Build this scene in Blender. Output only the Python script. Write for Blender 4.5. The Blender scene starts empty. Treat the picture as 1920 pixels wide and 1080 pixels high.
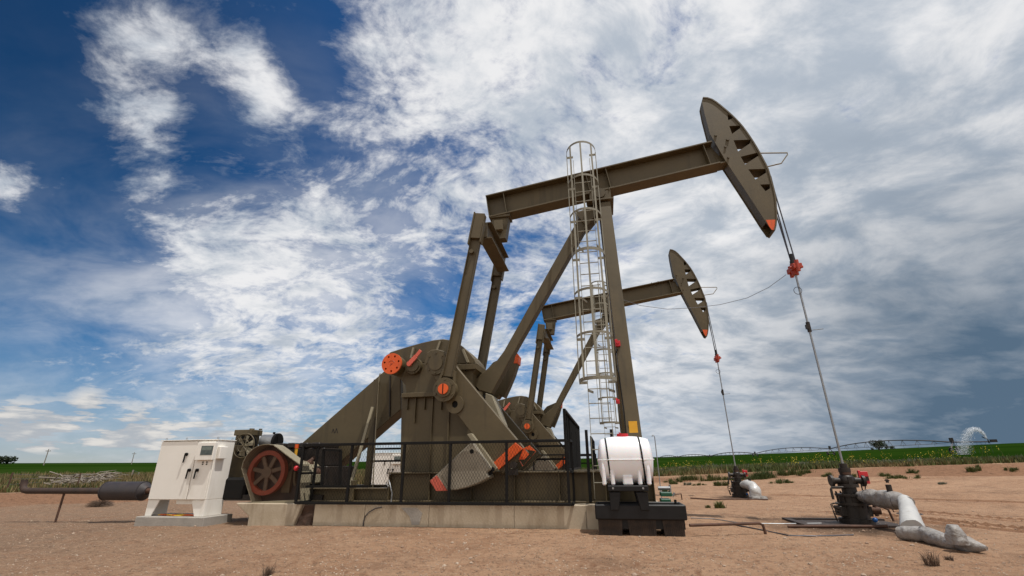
import bpy, math, random
from mathutils import Vector as V, noise
random.seed(7)
S = bpy.context.scene
col = S.collection
R = math.radians

# ------------------------------------------------------------------ camera
FPX = 861.5233
CAM = V((-4.7509741, -11.17696721, 1.3))
FW = V((-0.17316216, 0.91747142, 0.35813553)).normalized()
RT = V((0.98198197, 0.18876998, -0.0087926)).normalized()
UP = RT.cross(FW).normalized()
cd = bpy.data.cameras.new('camera'); cam = bpy.data.objects.new('camera', cd); col.objects.link(cam)
cd.sensor_width = 36.0; cd.lens = 36.0 * FPX / 1920.0
cd.clip_start = 0.1; cd.clip_end = 6000
from mathutils import Matrix
m = Matrix((RT, UP, -FW)).transposed().to_4x4(); m.translation = CAM
cam.matrix_world = m
S.camera = cam

# ------------------------------------------------------------------ light
SUN_DIR = V((0.29, -0.155, 0.94)).normalized()
sd = bpy.data.lights.new('sun', 'SUN'); sun = bpy.data.objects.new('sun', sd); col.objects.link(sun)
sd.energy = 3.6; sd.angle = R(0.6); sd.color = (1.0, 0.95, 0.88)
sun.rotation_euler = SUN_DIR.to_track_quat('Z', 'Y').to_euler()
S.view_settings.view_transform = 'Standard'; S.view_settings.look = 'None'
S.view_settings.exposure = 0.0; S.view_settings.gamma = 1.0

def ray(u, v): return FW + RT*((u-960)/FPX) + UP*((540-v)/FPX)
def W(u, v, y):                      # point of the plane y = const -> (x, z)
    r = ray(u, v); k = (y-CAM.y)/r.y; p = CAM + r*k; return (p.x, p.z)
def X(u, v, x):                      # point of the plane x = const -> (y, z)
    r = ray(u, v); k = (x-CAM.x)/r.x; p = CAM + r*k; return (p.y, p.z)
def D(u, v, d):                      # point at horizontal distance d
    r = ray(u, v); k = d/math.hypot(r.x, r.y); return CAM + r*k

# ------------------------------------------------------------------ world
wd = bpy.data.worlds.new('World'); S.world = wd; wd.use_nodes = True
nt = wd.node_tree; N = nt.nodes; L = nt.links; N.clear()
def wn(t, **k):
    n = N.new(t)
    for a, b in k.items(): setattr(n, a, b)
    return n
def wset(sock, v):
    if isinstance(v, bpy.types.NodeSocket): L.new(v, sock)
    else: sock.default_value = v
def wm(op, a, b=0.0, c=None, clamp=False):
    n = wn('ShaderNodeMath', operation=op, use_clamp=clamp); wset(n.inputs[0], a); wset(n.inputs[1], b)
    if c is not None: wset(n.inputs[2], c)
    return n.outputs[0]
def wv(op, a, b=None, s=None):
    n = wn('ShaderNodeVectorMath', operation=op); wset(n.inputs[0], a)
    if b is not None: wset(n.inputs[1], b)
    if s is not None: wset(n.inputs['Scale'], s)
    return n.outputs['Value'] if op == 'DOT_PRODUCT' else n.outputs['Vector']
def wnoise(vec, scale, detail, rough=0.55, dist=0.0, lac=2.0):
    n = wn('ShaderNodeTexNoise'); L.new(vec, n.inputs['Vector'])
    n.inputs['Scale'].default_value = scale; n.inputs['Detail'].default_value = detail
    n.inputs['Roughness'].default_value = rough; n.inputs['Distortion'].default_value = dist
    n.inputs['Lacunarity'].default_value = lac
    return n.outputs['Fac']
def wsm(x, a, b):
    n = wn('ShaderNodeMapRange', interpolation_type='SMOOTHSTEP'); wset(n.inputs['Value'], x)
    n.inputs['From Min'].default_value = a; n.inputs['From Max'].default_value = b
    return n.outputs['Result']
def wmix(f, a, b):
    n = wn('ShaderNodeMix', data_type='RGBA'); wset(n.inputs['Factor'], f); wset(n.inputs[6], a); wset(n.inputs[7], b)
    return n.outputs[2]
sky = wn('ShaderNodeTexSky', sky_type='NISHITA'); sky.sun_disc = False
sky.sun_elevation = math.asin(SUN_DIR.z); sky.sun_rotation = math.atan2(SUN_DIR.x, SUN_DIR.y)
sky.altitude = 1500; sky.air_density = 1.0; sky.dust_density = 0.6; sky.ozone_density = 2.0
tc = wn('ShaderNodeTexCoord'); dirv = tc.outputs['Generated']
sp = wn('ShaderNodeSeparateXYZ'); L.new(dirv, sp.inputs[0])
dz = wm('MAXIMUM', sp.outputs[2], 0.0)
den = wm('ADD', dz, 0.30)
cb = wn('ShaderNodeCombineXYZ')
L.new(wm('DIVIDE', sp.outputs[0], den), cb.inputs[0]); L.new(wm('DIVIDE', sp.outputs[1], den), cb.inputs[1])
P2 = cb.outputs[0]
# coverage: soft banks of cloud and clear openings, each in its own direction of the sky (px of the photo -> direction)
COV = [ # u, v, sharpness, amount
 (-60, 200, 7, -0.42), (60, 480, 40, -0.20), (330, 330, 160, -0.14), (380, 210, 260, -0.16), (560, 100, 260, -0.26), (430, 330, 260, -0.12), (560, 260, 500, -0.08),
 (240, 20, 240, 0.23), (290, 110, 240, 0.15), (330, 190, 400, 0.26), (275, 245, 400, 0.28), (210, 180, 400, .16), (250, 320, 500, 0.14), (10, 350, 500, 0.70), (400, 300, 500, 0.12), (455, 70, 300, 0.24), (490, 140, 400, 0.18), (515, 200, 400, 0.27),
 (290, 410, 260, 0.30), (400, 430, 140, 0.26), (560, 450, 50, 0.20), (450, 570, 140, 0.12), (60, 610, 160, 0.16), (230, 620, 70, 0.18), (420, 700, 80, 0.10), (120, 500, 90, -0.12),
 (760, 60, 60, 0.16), (1250, 120, 5, 0.16), (1600, 300, 5, 0.20), (1350, 180, 120, -0.05), (1230, 100, 300, -0.08), (1130, 150, 300, -0.06), (720, 240, 200, -0.05), (850, 270, 300, -0.05),
 (1010, 600, 400, -0.26), (960, 450, 400, -0.20), (860, 530, 260, -0.10), (1050, 440, 500, -0.08), (1150, 410, 300, -0.16), (800, 560, 260, -0.12), (1575, 210, 900, -0.20), (1180, 560, 300, -0.10), (700, 340, 300, -0.10),
 (1560, 600, 14, 0.16), (1750, 760, 20, 0.25), (640, 660, 60, 0.10), (1180, 740, 60, 0.06), (1230, 640, 200, -0.06)]
cov = None; COVK = 0.85
def blobd(u, v, k):
    c = ray(u, v).normalized()
    return wm('EXPONENT', wm('MULTIPLY', wm('SUBTRACT', wv('DOT_PRODUCT', dirv, (c.x, c.y, c.z)), 1.0), float(k)))
for (u, v, k, a) in COV:
    c = ray(u, v).normalized()
    d = wv('DOT_PRODUCT', dirv, (c.x, c.y, c.z))
    e = wm('MULTIPLY', wm('EXPONENT', wm('MULTIPLY', wm('SUBTRACT', d, 1.0), float(k))), float(a))
    cov = e if cov is None else wm('ADD', cov, e)
# stretched, warped noise on the cloud layer
mp = wn('ShaderNodeMapping'); L.new(P2, mp.inputs[0])
mp.inputs['Rotation'].default_value = (0, 0, R(-38)); mp.inputs['Scale'].default_value = (1.0, 1.28, 1.0)
mp.inputs['Location'].default_value = (3.1, 1.7, 0)
wp = wn('ShaderNodeTexNoise'); L.new(mp.outputs[0], wp.inputs['Vector']); wp.inputs['Scale'].default_value = 1.3; wp.inputs['Detail'].default_value = 3
warp = wv('ADD', mp.outputs[0], wv('SCALE', wv('SUBTRACT', wp.outputs['Color'], (0.5, 0.5, 0.5)), s=0.40))
n_big = wnoise(warp, 2.8, 3, 0.5)
n_mid = wnoise(warp, 8.5, 10, 0.64, 0.15)
n_fin = wnoise(warp, 32.0, 8, 0.62, 0.15)
dn = wm('ADD', wm('MULTIPLY', n_big, 0.36), wm('ADD', wm('MULTIPLY', n_mid, 0.75), wm('MULTIPLY', n_fin, 0.24)))
dens = wm('ADD', wm('SUBTRACT', dn, 0.170), wm('MULTIPLY', cov, COVK))
mask = wsm(dens, 0.46, 0.72)
thin = wsm(dens, 0.34, 0.60)
alpha = wm('ADD', wm('MULTIPLY', mask, 0.66), wm('MULTIPLY', thin, 0.33), clamp=True)
haze_l = wm('MULTIPLY', wm('ADD', wm('MULTIPLY', blobd(380, 690, 24), 0.75), wm('MULTIPLY', blobd(640, 430, 34), 0.45)), wsm(wnoise(warp, 1.6, 6, 0.6, 0.3), 0.30, 0.72))
alpha = wm('MAXIMUM', alpha, wm('MULTIPLY', haze_l, 1.0))
# shading of the layer: bright crests, blue-grey hollows
sh = wm('ADD', wm('MULTIPLY', wnoise(warp, 5.6, 9, 0.62, 0.1), 0.85), wm('MULTIPLY', wnoise(P2, 1.1, 3), 0.35))
thick = wsm(wm('ADD', sh, wm('MULTIPLY', blobd(1700, 260, 6), 0.07)), 0.50, 0.78)
# slate bank of rain cloud low on the right
def blob(u, v, k):
    c = ray(u, v).normalized()
    return wm('EXPONENT', wm('MULTIPLY', wm('SUBTRACT', wv('DOT_PRODUCT', dirv, (c.x, c.y, c.z)), 1.0), float(k)))
slate = wm('ADD', wm('SUBTRACT', wm('MULTIPLY', blobd(2000, 810, 13), 1.15), 0.08), wm('MULTIPLY', wm('SUBTRACT', wm('ADD', wm('MULTIPLY', n_big, .6), wm('MULTIPLY', n_mid, .4)), 0.5), wm('MULTIPLY', blobd(1750, 720, 5), 1.0)), clamp=True)
ccol = wmix(thick, (9.0, 9.0, 9.1, 1), (4.8, 5.4, 6.2, 1))
ccol = wmix(slate, ccol, (1.0, 1.6, 2.35, 1))
hue = wn('ShaderNodeHueSaturation'); L.new(sky.outputs[0], hue.inputs['Color'])
hue.inputs['Saturation'].default_value = 1.25; hue.inputs['Value'].default_value = 1.0
skc = wmix(1.0, hue.outputs[0], wmix(wsm(sp.outputs[2], 0.0, 0.30), (0.92, 0.92, 1.0, 1), (0.32, 0.90, 1.12, 1))); mulnode = [n for n in N if n.type == 'MIX'][-1]; mulnode.blend_type = 'MULTIPLY'
pol = wm('SUBTRACT', 1.0, wm('MULTIPLY', blobd(-150, 0, 6.0), 0.55))
skc = wv('SCALE', skc, s=pol)
clouded = wmix(alpha, skc, ccol)
# small cumulus low over the horizon
az = wm('ARCTAN2', sp.outputs[0], sp.outputs[1])
cb2 = wn('ShaderNodeCombineXYZ'); L.new(wm('MULTIPLY', az, 7.0), cb2.inputs[0]); L.new(wm('MULTIPLY', sp.outputs[2], 30.0), cb2.inputs[1])
cu = wnoise(cb2.outputs[0], 2.2, 9, 0.56)
lowb = wm('MULTIPLY', wsm(sp.outputs[2], 0.015, 0.035), wm('MULTIPLY', wm('SUBTRACT', 1.0, wsm(az, -0.55, -0.25)), wm('SUBTRACT', 1.0, wsm(sp.outputs[2], 0.06, 0.11))))
puffs = wm('ADD', blobd(90, 800, 2500), wm('ADD', blobd(250, 815, 1500), wm('ADD', blobd(165, 752, 4000), wm('ADD', blobd(400, 812, 2500), wm('ADD', blobd(560, 812, 2500), blobd(10, 790, 3000))))))
cuf = wm('MULTIPLY', wsm(wm('ADD', cu, wm('MULTIPLY', puffs, .17)), 0.54, 0.61), wm('ADD', lowb, puffs, clamp=True))
cum = wmix(wsm(wm('ADD', cu, wm('MULTIPLY', sp.outputs[2], 1.0)), 0.52, 0.72), (4.6, 4.9, 5.3, 1), (8.0, 7.7, 7.3, 1))
veil = wm('MULTIPLY', wm('SUBTRACT', 1.0, wsm(sp.outputs[2], 0.0, 0.22)), wm('ADD', 0.22, wm('MULTIPLY', wnoise(cb2.outputs[0], 0.9, 6, 0.6), 0.45)))
clouded = wmix(wm('MULTIPLY', veil, wm('SUBTRACT', 1.0, slate)), clouded, (3.3, 4.1, 5.2, 1))
clouded = wmix(wm('MULTIPLY', cuf, wm('SUBTRACT', 0.92, wm('MULTIPLY', slate, 0.9), clamp=True)), clouded, cum)
# unseen brightening added to the sky behind the camera, to light front faces
back_fill = wm('MULTIPLY', wsm(wm('MULTIPLY', sp.outputs[1], -1.0), 0.02, 0.55), wsm(sp.outputs[2], -0.02, 0.10))
clouded = wmix(wm('MULTIPLY', back_fill, 0.75), clouded, (11.2, 10.4, 9.2, 1))
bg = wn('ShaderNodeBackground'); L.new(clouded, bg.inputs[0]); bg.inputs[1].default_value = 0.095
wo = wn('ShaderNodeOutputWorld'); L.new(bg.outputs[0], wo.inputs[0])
wd.cycles.sampling_method = 'MANUAL'; wd.cycles.sample_map_resolution = 512

# ------------------------------------------------------------------ materials
def mat(name, c1, c2=None, rough=0.6, metal=0.0, scale=3.0, detail=6, lo=0.35, hi=0.7, bump=0.0, bscale=40, spec=0.5, dust=None, coat=0.0):
    M = bpy.data.materials.new(name); M.use_nodes = True
    t = M.node_tree; b = t.nodes['Principled BSDF']
    b.inputs['Roughness'].default_value = rough; b.inputs['Metallic'].default_value = metal
    b.inputs['Specular IOR Level'].default_value = spec
    if coat: b.inputs['Coat Weight'].default_value = coat
    tcn = t.nodes.new('ShaderNodeTexCoord')
    nz = t.nodes.new('ShaderNodeTexNoise'); t.links.new(tcn.outputs['Object'], nz.inputs['Vector'])
    nz.inputs['Scale'].default_value = scale; nz.inputs['Detail'].default_value = detail; nz.inputs['Roughness'].default_value = 0.65
    mr = t.nodes.new('ShaderNodeMapRange'); t.links.new(nz.outputs['Fac'], mr.inputs['Value'])
    mr.inputs['From Min'].default_value = lo; mr.inputs['From Max'].default_value = hi
    mx = t.nodes.new('ShaderNodeMix'); mx.data_type = 'RGBA'
    t.links.new(mr.outputs[0], mx.inputs['Factor'])
    mx.inputs[6].default_value = (*c1, 1); mx.inputs[7].default_value = (*(c2 or c1), 1)
    out = mx.outputs[2]
    if dust:
        n2 = t.nodes.new('ShaderNodeTexNoise'); mpn = t.nodes.new('ShaderNodeMapping')
        t.links.new(tcn.outputs['Object'], mpn.inputs[0]); mpn.inputs['Scale'].default_value = (dust[2], dust[2], dust[2]*0.22)
        t.links.new(mpn.outputs[0], n2.inputs['Vector']); n2.inputs['Scale'].default_value = 1.0; n2.inputs['Detail'].default_value = 8
        n2.inputs['Roughness'].default_value = 0.7
        m2 = t.nodes.new('ShaderNodeMapRange'); t.links.new(n2.outputs['Fac'], m2.inputs['Value'])
        m2.inputs['From Min'].default_value = dust[1]; m2.inputs['From Max'].default_value = dust[1]+0.18
        m2.inputs['To Max'].default_value = dust[3]
        x2 = t.nodes.new('ShaderNodeMix'); x2.data_type = 'RGBA'; t.links.new(m2.outputs[0], x2.inputs['Factor'])
        t.links.new(out, x2.inputs[6]); x2.inputs[7].default_value = (*dust[0], 1); out = x2.outputs[2]
    t.links.new(out, b.inputs['Base Color'])
    rr = t.nodes.new('ShaderNodeMapRange'); t.links.new(nz.outputs['Fac'], rr.inputs['Value'])
    rr.inputs['To Min'].default_value = max(0, rough-0.12); rr.inputs['To Max'].default_value = min(1, rough+0.15)
    t.links.new(rr.outputs[0], b.inputs['Roughness'])
    if bump:
        nb = t.nodes.new('ShaderNodeTexNoise'); t.links.new(tcn.outputs['Object'], nb.inputs['Vector'])
        nb.inputs['Scale'].default_value = bscale; nb.inputs['Detail'].default_value = 5
        bp = t.nodes.new('ShaderNodeBump'); bp.inputs['Strength'].default_value = bump; bp.inputs['Distance'].default_value = 0.02
        t.links.new(nb.outputs['Fac'], bp.inputs['Height']); t.links.new(bp.outputs[0], b.inputs['Normal'])
    return M
RUST = (0.14, 0.065, 0.03)
OLIVE = mat('olive_paint', (0.072, 0.053, 0.023), (0.104, 0.078, 0.037), 0.55, scale=1.1, dust=((0.15, 0.11, 0.06), 0.58, 2.6, 0.4), bump=0.05, bscale=18)
def weather_and_tops(M, top, topf, rust_lo, rustf):
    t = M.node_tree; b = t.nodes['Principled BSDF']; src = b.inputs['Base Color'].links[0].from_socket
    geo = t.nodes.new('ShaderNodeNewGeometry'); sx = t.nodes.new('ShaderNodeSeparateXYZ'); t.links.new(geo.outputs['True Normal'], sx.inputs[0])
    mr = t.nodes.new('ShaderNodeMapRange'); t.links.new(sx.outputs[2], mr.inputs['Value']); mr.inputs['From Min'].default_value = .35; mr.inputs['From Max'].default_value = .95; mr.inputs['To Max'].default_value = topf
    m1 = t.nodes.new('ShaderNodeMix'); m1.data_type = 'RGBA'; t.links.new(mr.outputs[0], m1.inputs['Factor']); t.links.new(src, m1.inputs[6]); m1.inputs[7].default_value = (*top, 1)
    tc_ = t.nodes.new('ShaderNodeTexCoord')
    n1 = t.nodes.new('ShaderNodeTexNoise'); t.links.new(tc_.outputs['Object'], n1.inputs['Vector']); n1.inputs['Scale'].default_value = 9; n1.inputs['Detail'].default_value = 9; n1.inputs['Roughness'].default_value = .8
    r1 = t.nodes.new('ShaderNodeMapRange'); t.links.new(n1.outputs['Fac'], r1.inputs['Value']); r1.inputs['From Min'].default_value = rust_lo; r1.inputs['From Max'].default_value = rust_lo+.08; r1.inputs['To Max'].default_value = rustf
    m2 = t.nodes.new('ShaderNodeMix'); m2.data_type = 'RGBA'; t.links.new(r1.outputs[0], m2.inputs['Factor']); t.links.new(m1.outputs[2], m2.inputs[6]); m2.inputs[7].default_value = (*RUST, 1)
    # oily runs down the faces
    mp_ = t.nodes.new('ShaderNodeMapping'); t.links.new(tc_.outputs['Object'], mp_.inputs[0]); mp_.inputs['Scale'].default_value = (4.5, 4.5, .35)
    n3 = t.nodes.new('ShaderNodeTexNoise'); t.links.new(mp_.outputs[0], n3.inputs['Vector']); n3.inputs['Scale'].default_value = 1; n3.inputs['Detail'].default_value = 6
    r3 = t.nodes.new('ShaderNodeMapRange'); t.links.new(n3.outputs['Fac'], r3.inputs['Value']); r3.inputs['From Min'].default_value = .56; r3.inputs['From Max'].default_value = .70; r3.inputs['To Max'].default_value = .45
    m3 = t.nodes.new('ShaderNodeMix'); m3.data_type = 'RGBA'; t.links.new(r3.outputs[0], m3.inputs['Factor']); t.links.new(m2.outputs[2], m3.inputs[6]); m3.inputs[7].default_value = (.030, .022, .012, 1)
    t.links.new(m3.outputs[2], b.inputs['Base Color'])
weather_and_tops(OLIVE, (0.20, 0.155, 0.10), .55, .655, .8)  # olive tops painted paler: sunlight put into the colour along with dust
OLIVE2 = mat('olive_paint_pale', (0.22, 0.19, 0.125), (0.27, 0.235, 0.16), 0.6, scale=2.5, dust=((0.17, 0.13, 0.085), 0.58, 4, 0.5))
WEIGHTM = mat('dusty_counterweight', (0.24, 0.215, 0.165), (0.31, 0.28, 0.22), 0.75, scale=3, bump=0.12, bscale=14, dust=((0.15, 0.12, 0.085), 0.58, 3, 0.5))
ORANGE = mat('orange_paint', (0.78, 0.110, 0.012), (0.62, 0.085, 0.012), 0.5, scale=4, dust=((0.20, 0.07, 0.03), 0.56, 9, 0.65))
weather_and_tops(ORANGE, (0.5, 0.12, 0.03), .2, .62, .7)
REDPALE = mat('faded_red_paint', (0.66, 0.13, 0.085), (0.56, 0.11, 0.07), 0.6, scale=6)
FLYRED = mat('flywheel_red', (0.30, 0.045, 0.015), (0.22, 0.04, 0.016), 0.5, scale=5)
RED = mat('red_paint', (0.6, 0.02, 0.03), (0.5, 0.02, 0.03), 0.4)
BLACK = mat('black_steel', (0.006, 0.006, 0.006), (0.012, 0.011, 0.010), 0.6, scale=4)
POLYB = mat('black_polyethylene', (0.006, 0.006, 0.007), (0.011, 0.011, 0.012), 0.45, scale=3, dust=((0.09, 0.06, 0.04), 0.62, 5, 0.5))
DUSTYB = mat('dusty_black_plastic', (0.022, 0.016, 0.013), (0.06, 0.04, 0.028), 0.85, scale=9)
DARK = mat('dark_greasy_steel', (0.013, 0.011, 0.010), (0.035, 0.026, 0.02), 0.45, scale=5)
BROWNS = mat('rusted_pipe', (0.10, 0.045, 0.025), (0.055, 0.03, 0.02), 0.75, scale=8)
MUFF = mat('dull_muffler_steel', (0.030, 0.026, 0.030), (0.045, 0.036, 0.036), 0.55, scale=5, dust=(RUST, 0.62, 3, 0.5))
WHITE = mat('white_enamel', (0.83, 0.80, 0.735), (0.87, 0.84, 0.78), 0.5, scale=1.5, dust=((0.48, 0.41, 0.30), 0.57, 2.2, 0.35))
POLYW = mat('white_polyethylene', (0.84, 0.84, 0.86), (0.80, 0.80, 0.83), 0.38, scale=2)
POLYW.node_tree.nodes['Principled BSDF'].inputs['Subsurface Weight'].default_value = 0.15
STEEL = mat('galvanised_steel', (0.34, 0.35, 0.36), (0.26, 0.27, 0.28), 0.4, 0.6, scale=8)
CABLE = mat('wire_rope', (0.10, 0.10, 0.11), (0.06, 0.06, 0.07), 0.45, 0.5, scale=30)
LADM = mat('grey_green_ladder_paint', (0.19, 0.175, 0.13), (0.24, 0.225, 0.17), 0.55, scale=3)
YELL = mat('yellow_sign', (0.75, 0.38, 0.02), (0.65, 0.33, 0.02), 0.5, scale=5)
GREENP = mat('green_paint', (0.01, 0.10, 0.05), (0.012, 0.07, 0.035), 0.45)
GLASS = mat('dark_display', (0.06, 0.075, 0.075), (0.11, 0.13, 0.12), 0.15, scale=12)
WRAP = mat('insulation_wrap', (0.24, 0.225, 0.21), (0.34, 0.325, 0.31), 0.5, scale=5, bump=0.9, bscale=9, dust=((0.17, 0.13, 0.095), 0.50, 7, 0.75))
WRAP.node_tree.nodes['Bump'].inputs['Distance'].default_value = .06
WRAPW = mat('clean_white_wrap', (0.50, 0.50, 0.485), (0.42, 0.42, 0.41), 0.35, scale=3, bump=0.6, bscale=6, dust=((0.25, 0.20, 0.15), 0.58, 5, 0.5))
CONC = mat('poured_concrete', (0.40, 0.33, 0.235), (0.49, 0.42, 0.32), 0.85, scale=2.2, bump=0.2, bscale=30, dust=((0.20, 0.14, 0.085), 0.50, 3.0, 0.6))
PADC = mat('weathered_pad_concrete', (0.30, 0.28, 0.25), (0.38, 0.35, 0.31), 0.9, scale=4, bump=0.3, bscale=40)
EARTHD = mat('oily_earth', (0.045, 0.026, 0.018), (0.10, 0.055, 0.036), 0.95, scale=5, bump=0.8, bscale=16)
WOOD = mat('weathered_wood', (0.20, 0.17, 0.14), (0.30, 0.26, 0.21), 0.85, scale=12)
BARKM = mat('tree_bark', (0.08, 0.06, 0.045), (0.12, 0.09, 0.07), 0.9)
LEAFD = mat('dark_tree_leaves', (0.018, 0.03, 0.012), (0.035, 0.05, 0.018), 0.8, scale=2)
GRASSA = mat('weed_leaves', (0.05, 0.075, 0.012), (0.09, 0.095, 0.02), 0.8, scale=0.35)
GRASSD = mat('dry_grass', (0.20, 0.14, 0.06), (0.12, 0.10, 0.035), 0.85, scale=0.3)
SAGE = mat('sage_leaves', (0.11, 0.12, 0.08), (0.15, 0.155, 0.11), 0.85, scale=0.6)
FLOWER = mat('yellow_petals', (0.50, 0.38, 0.02), (0.42, 0.34, 0.03), 0.7)
TUMBLE = mat('dead_weed', (0.11, 0.07, 0.05), (0.17, 0.12, 0.08), 0.9)
BLUEP = mat('blue_fitting', (0.01, 0.09, 0.30), None, 0.4)
BLACK.node_tree.nodes['Principled BSDF'].inputs['Specular IOR Level'].default_value = .18
POLYB.node_tree.nodes['Principled BSDF'].inputs['Specular IOR Level'].default_value = .3
DARK.node_tree.nodes['Principled BSDF'].inputs['Specular IOR Level'].default_value = .35
STONE = mat('gravel_stones', (0.26, 0.17, 0.115), (0.42, 0.33, 0.25), 0.9, scale=2.0, lo=0.4, hi=0.6)

# ------------------------------------------------------------------ mesh helper
def frame(d):
    d = d.normalized(); a = V((0, 0, 1)) if abs(d.z) < 0.95 else V((1, 0, 0))
    p = d.cross(a).normalized(); return p, p.cross(d).normalized()
SPLIT = {'wire_ties': 'wire_tie', 'cover_rib': 'rib', 'flange_bolts': 'flange_bolt', 'beam_lugs': 'beam_lug', 'rib_plates': 'rib_plate', 'bolts': 'bolt', 'ladder_bracket': 'bracket', 'drop_hoses': 'drop_hose'}
class MB:
    def __init__(s): s.v = []; s.f = []; s.sm = []
    def add(s, vs, fs, sm=False):
        o = len(s.v); s.v += [tuple(p) for p in vs]
        for f in fs: s.f.append(tuple(i+o for i in f)); s.sm.append(sm)
        return s
    def box(s, x0, x1, y0, y1, z0, z1):
        return s.add([(x0,y0,z0),(x1,y0,z0),(x1,y1,z0),(x0,y1,z0),(x0,y0,z1),(x1,y0,z1),(x1,y1,z1),(x0,y1,z1)],
              [(0,3,2,1),(4,5,6,7),(0,1,5,4),(1,2,6,5),(2,3,7,6),(3,0,4,7)])
    def prism(s, poly, y0, y1):      # poly in (x, z), extruded along y
        n = len(poly); a = sum(poly[i][0]*poly[(i+1)%n][1]-poly[(i+1)%n][0]*poly[i][1] for i in range(n))
        if a < 0: poly = poly[::-1]
        vs = [(x, y0, z) for x, z in poly]+[(x, y1, z) for x, z in poly]
        return s.add(vs, [tuple(range(n)), tuple(range(2*n-1, n-1, -1))]+[(i, i+n, (i+1)%n+n, (i+1)%n) for i in range(n)])
    def prismx(s, poly, x0, x1):     # poly in (y, z), extruded along x
        n = len(poly)
        vs = [(x0, y, z) for y, z in poly]+[(x1, y, z) for y, z in poly]
        return s.add(vs, [tuple(range(n)), tuple(range(2*n-1, n-1, -1))]+[(i, i+n, (i+1)%n+n, (i+1)%n) for i in range(n)])
    def cyl(s, a, b, r, r2=None, n=16, caps=True):
        a = V(a); b = V(b); r2 = r if r2 is None else r2; p, q = frame(b-a)
        vs = []
        for c, rr in ((a, r), (b, r2)):
            for i in range(n):
                t = 2*math.pi*i/n; vs.append(c + p*(rr*math.cos(t)) + q*(rr*math.sin(t)))
        s.add(vs, [(i, (i+1)%n, (i+1)%n+n, i+n) for i in range(n)], n > 8)
        if caps: s.add(vs, [tuple(range(n-1, -1, -1)), tuple(range(n, 2*n))])
        return s
    def tube(s, pts, r, n=8, closed=False):
        pts = [V(p) for p in pts]; k = len(pts); vs = []; up = None
        rs = r if isinstance(r, (list, tuple)) else [r]*k
        for i in range(k):
            if closed: d = pts[(i+1)%k]-pts[i-1]
            else: d = pts[min(i+1, k-1)]-pts[max(i-1, 0)]
            d.normalize()
            if up is None: p, q = frame(d)
            else:
                p = (up - d*up.dot(d)); p = p.normalized() if p.length > 1e-6 else frame(d)[0]; q = p.cross(d)
            up = p
            for j in range(n):
                t = 2*math.pi*j/n; vs.append(pts[i]+p*(rs[i]*math.cos(t))+q*(rs[i]*math.sin(t)))
        fs = []
        for i in range(k if closed else k-1):
            a = i*n; b = ((i+1)%k)*n
            fs += [(a+j, a+(j+1)%n, b+(j+1)%n, b+j) for j in range(n)]
        s.add(vs, fs, n > 5)
        if not closed: s.add(vs, [tuple(range(n-1, -1, -1)), tuple(range((k-1)*n, k*n))])
        return s
    def bar(s, a, b, w, h, wdir=None):   # rectangular bar, w along wdir, h across
        a = V(a); b = V(b); d = (b-a).normalized()
        if wdir is None: p, q = frame(d)
        else: p = V(wdir); p = (p-d*p.dot(d)).normalized(); q = p.cross(d)
        vs = []
        for c in (a, b):
            for i, j in ((-1,-1),(1,-1),(1,1),(-1,1)): vs.append(c+p*(w/2*i)+q*(h/2*j))
        return s.add(vs, [(0,1,2,3),(7,6,5,4),(0,4,5,1),(1,5,6,2),(2,6,7,3),(3,7,4,0)])
    def ibeam(s, a, b, w, h, tf, tw, wdir): # w flange width along wdir, h depth
        a = V(a); b = V(b); d = (b-a).normalized(); p = V(wdir); p = (p-d*p.dot(d)).normalized(); q = p.cross(d)
        for sg in (-1, 1): s.bar(a+q*(sg*(h-tf)/2), b+q*(sg*(h-tf)/2), w, tf, wdir)
        s.bar(a, b, tw, h-2*tf-.002, wdir); return s
    def ball(s, c, r, n=12, sc=(1,1,1)):
        c = V(c); m_ = n//2; vs = [c+V((0,0,r*sc[2]))]
        for i in range(1, m_):
            for j in range(n):
                a = math.pi*i/m_; t = 2*math.pi*j/n
                vs.append(c+V((r*sc[0]*math.sin(a)*math.cos(t), r*sc[1]*math.sin(a)*math.sin(t), r*sc[2]*math.cos(a))))
        vs.append(c-V((0,0,r*sc[2]))); fs = [(0, 1+j, 1+(j+1)%n) for j in range(n)]
        for i in range(m_-2):
            fs += [(1+i*n+j, 1+(i+1)*n+j, 1+(i+1)*n+(j+1)%n, 1+i*n+(j+1)%n) for j in range(n)]
        e = len(vs)-1; o = 1+(m_-2)*n; fs += [(e, o+(j+1)%n, o+j) for j in range(n)]
        return s.add(vs, fs, True)
    def groups(s):                        # far-apart loose pieces of this mesh
        n = len(s.v); pa = list(range(n))
        def fd(i):
            while pa[i] != i: pa[i] = pa[pa[i]]; i = pa[i]
            return i
        for f in s.f:
            for k in f[1:]:
                a, b = fd(f[0]), fd(k)
                if a != b: pa[a] = b
        isl = {}
        for i in range(n): isl.setdefault(fd(i), []).append(i)
        ks = list(isl); bx = []
        for k in ks:
            P_ = [s.v[i] for i in isl[k]]; bx.append(([min(p[j] for p in P_) for j in range(3)], [max(p[j] for p in P_) for j in range(3)]))
        sz = [max(h[j]-l[j] for j in range(3)) for l, h in bx]; g = list(range(len(ks)))
        def fg(i):
            while g[i] != i: i = g[i]
            return i
        for i in range(len(ks)):
            for j in range(i):
                gap = math.sqrt(sum(max(0, bx[i][0][q]-bx[j][1][q], bx[j][0][q]-bx[i][1][q])**2 for q in range(3)))
                if gap <= max(.02, .5*max(sz[i], sz[j])):
                    a, b = fg(i), fg(j)
                    if a != b: g[a] = b
        gi = {k: fg(i) for i, k in enumerate(ks)}; owner = [gi[fd(i)] for i in range(n)]
        out = []
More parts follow.
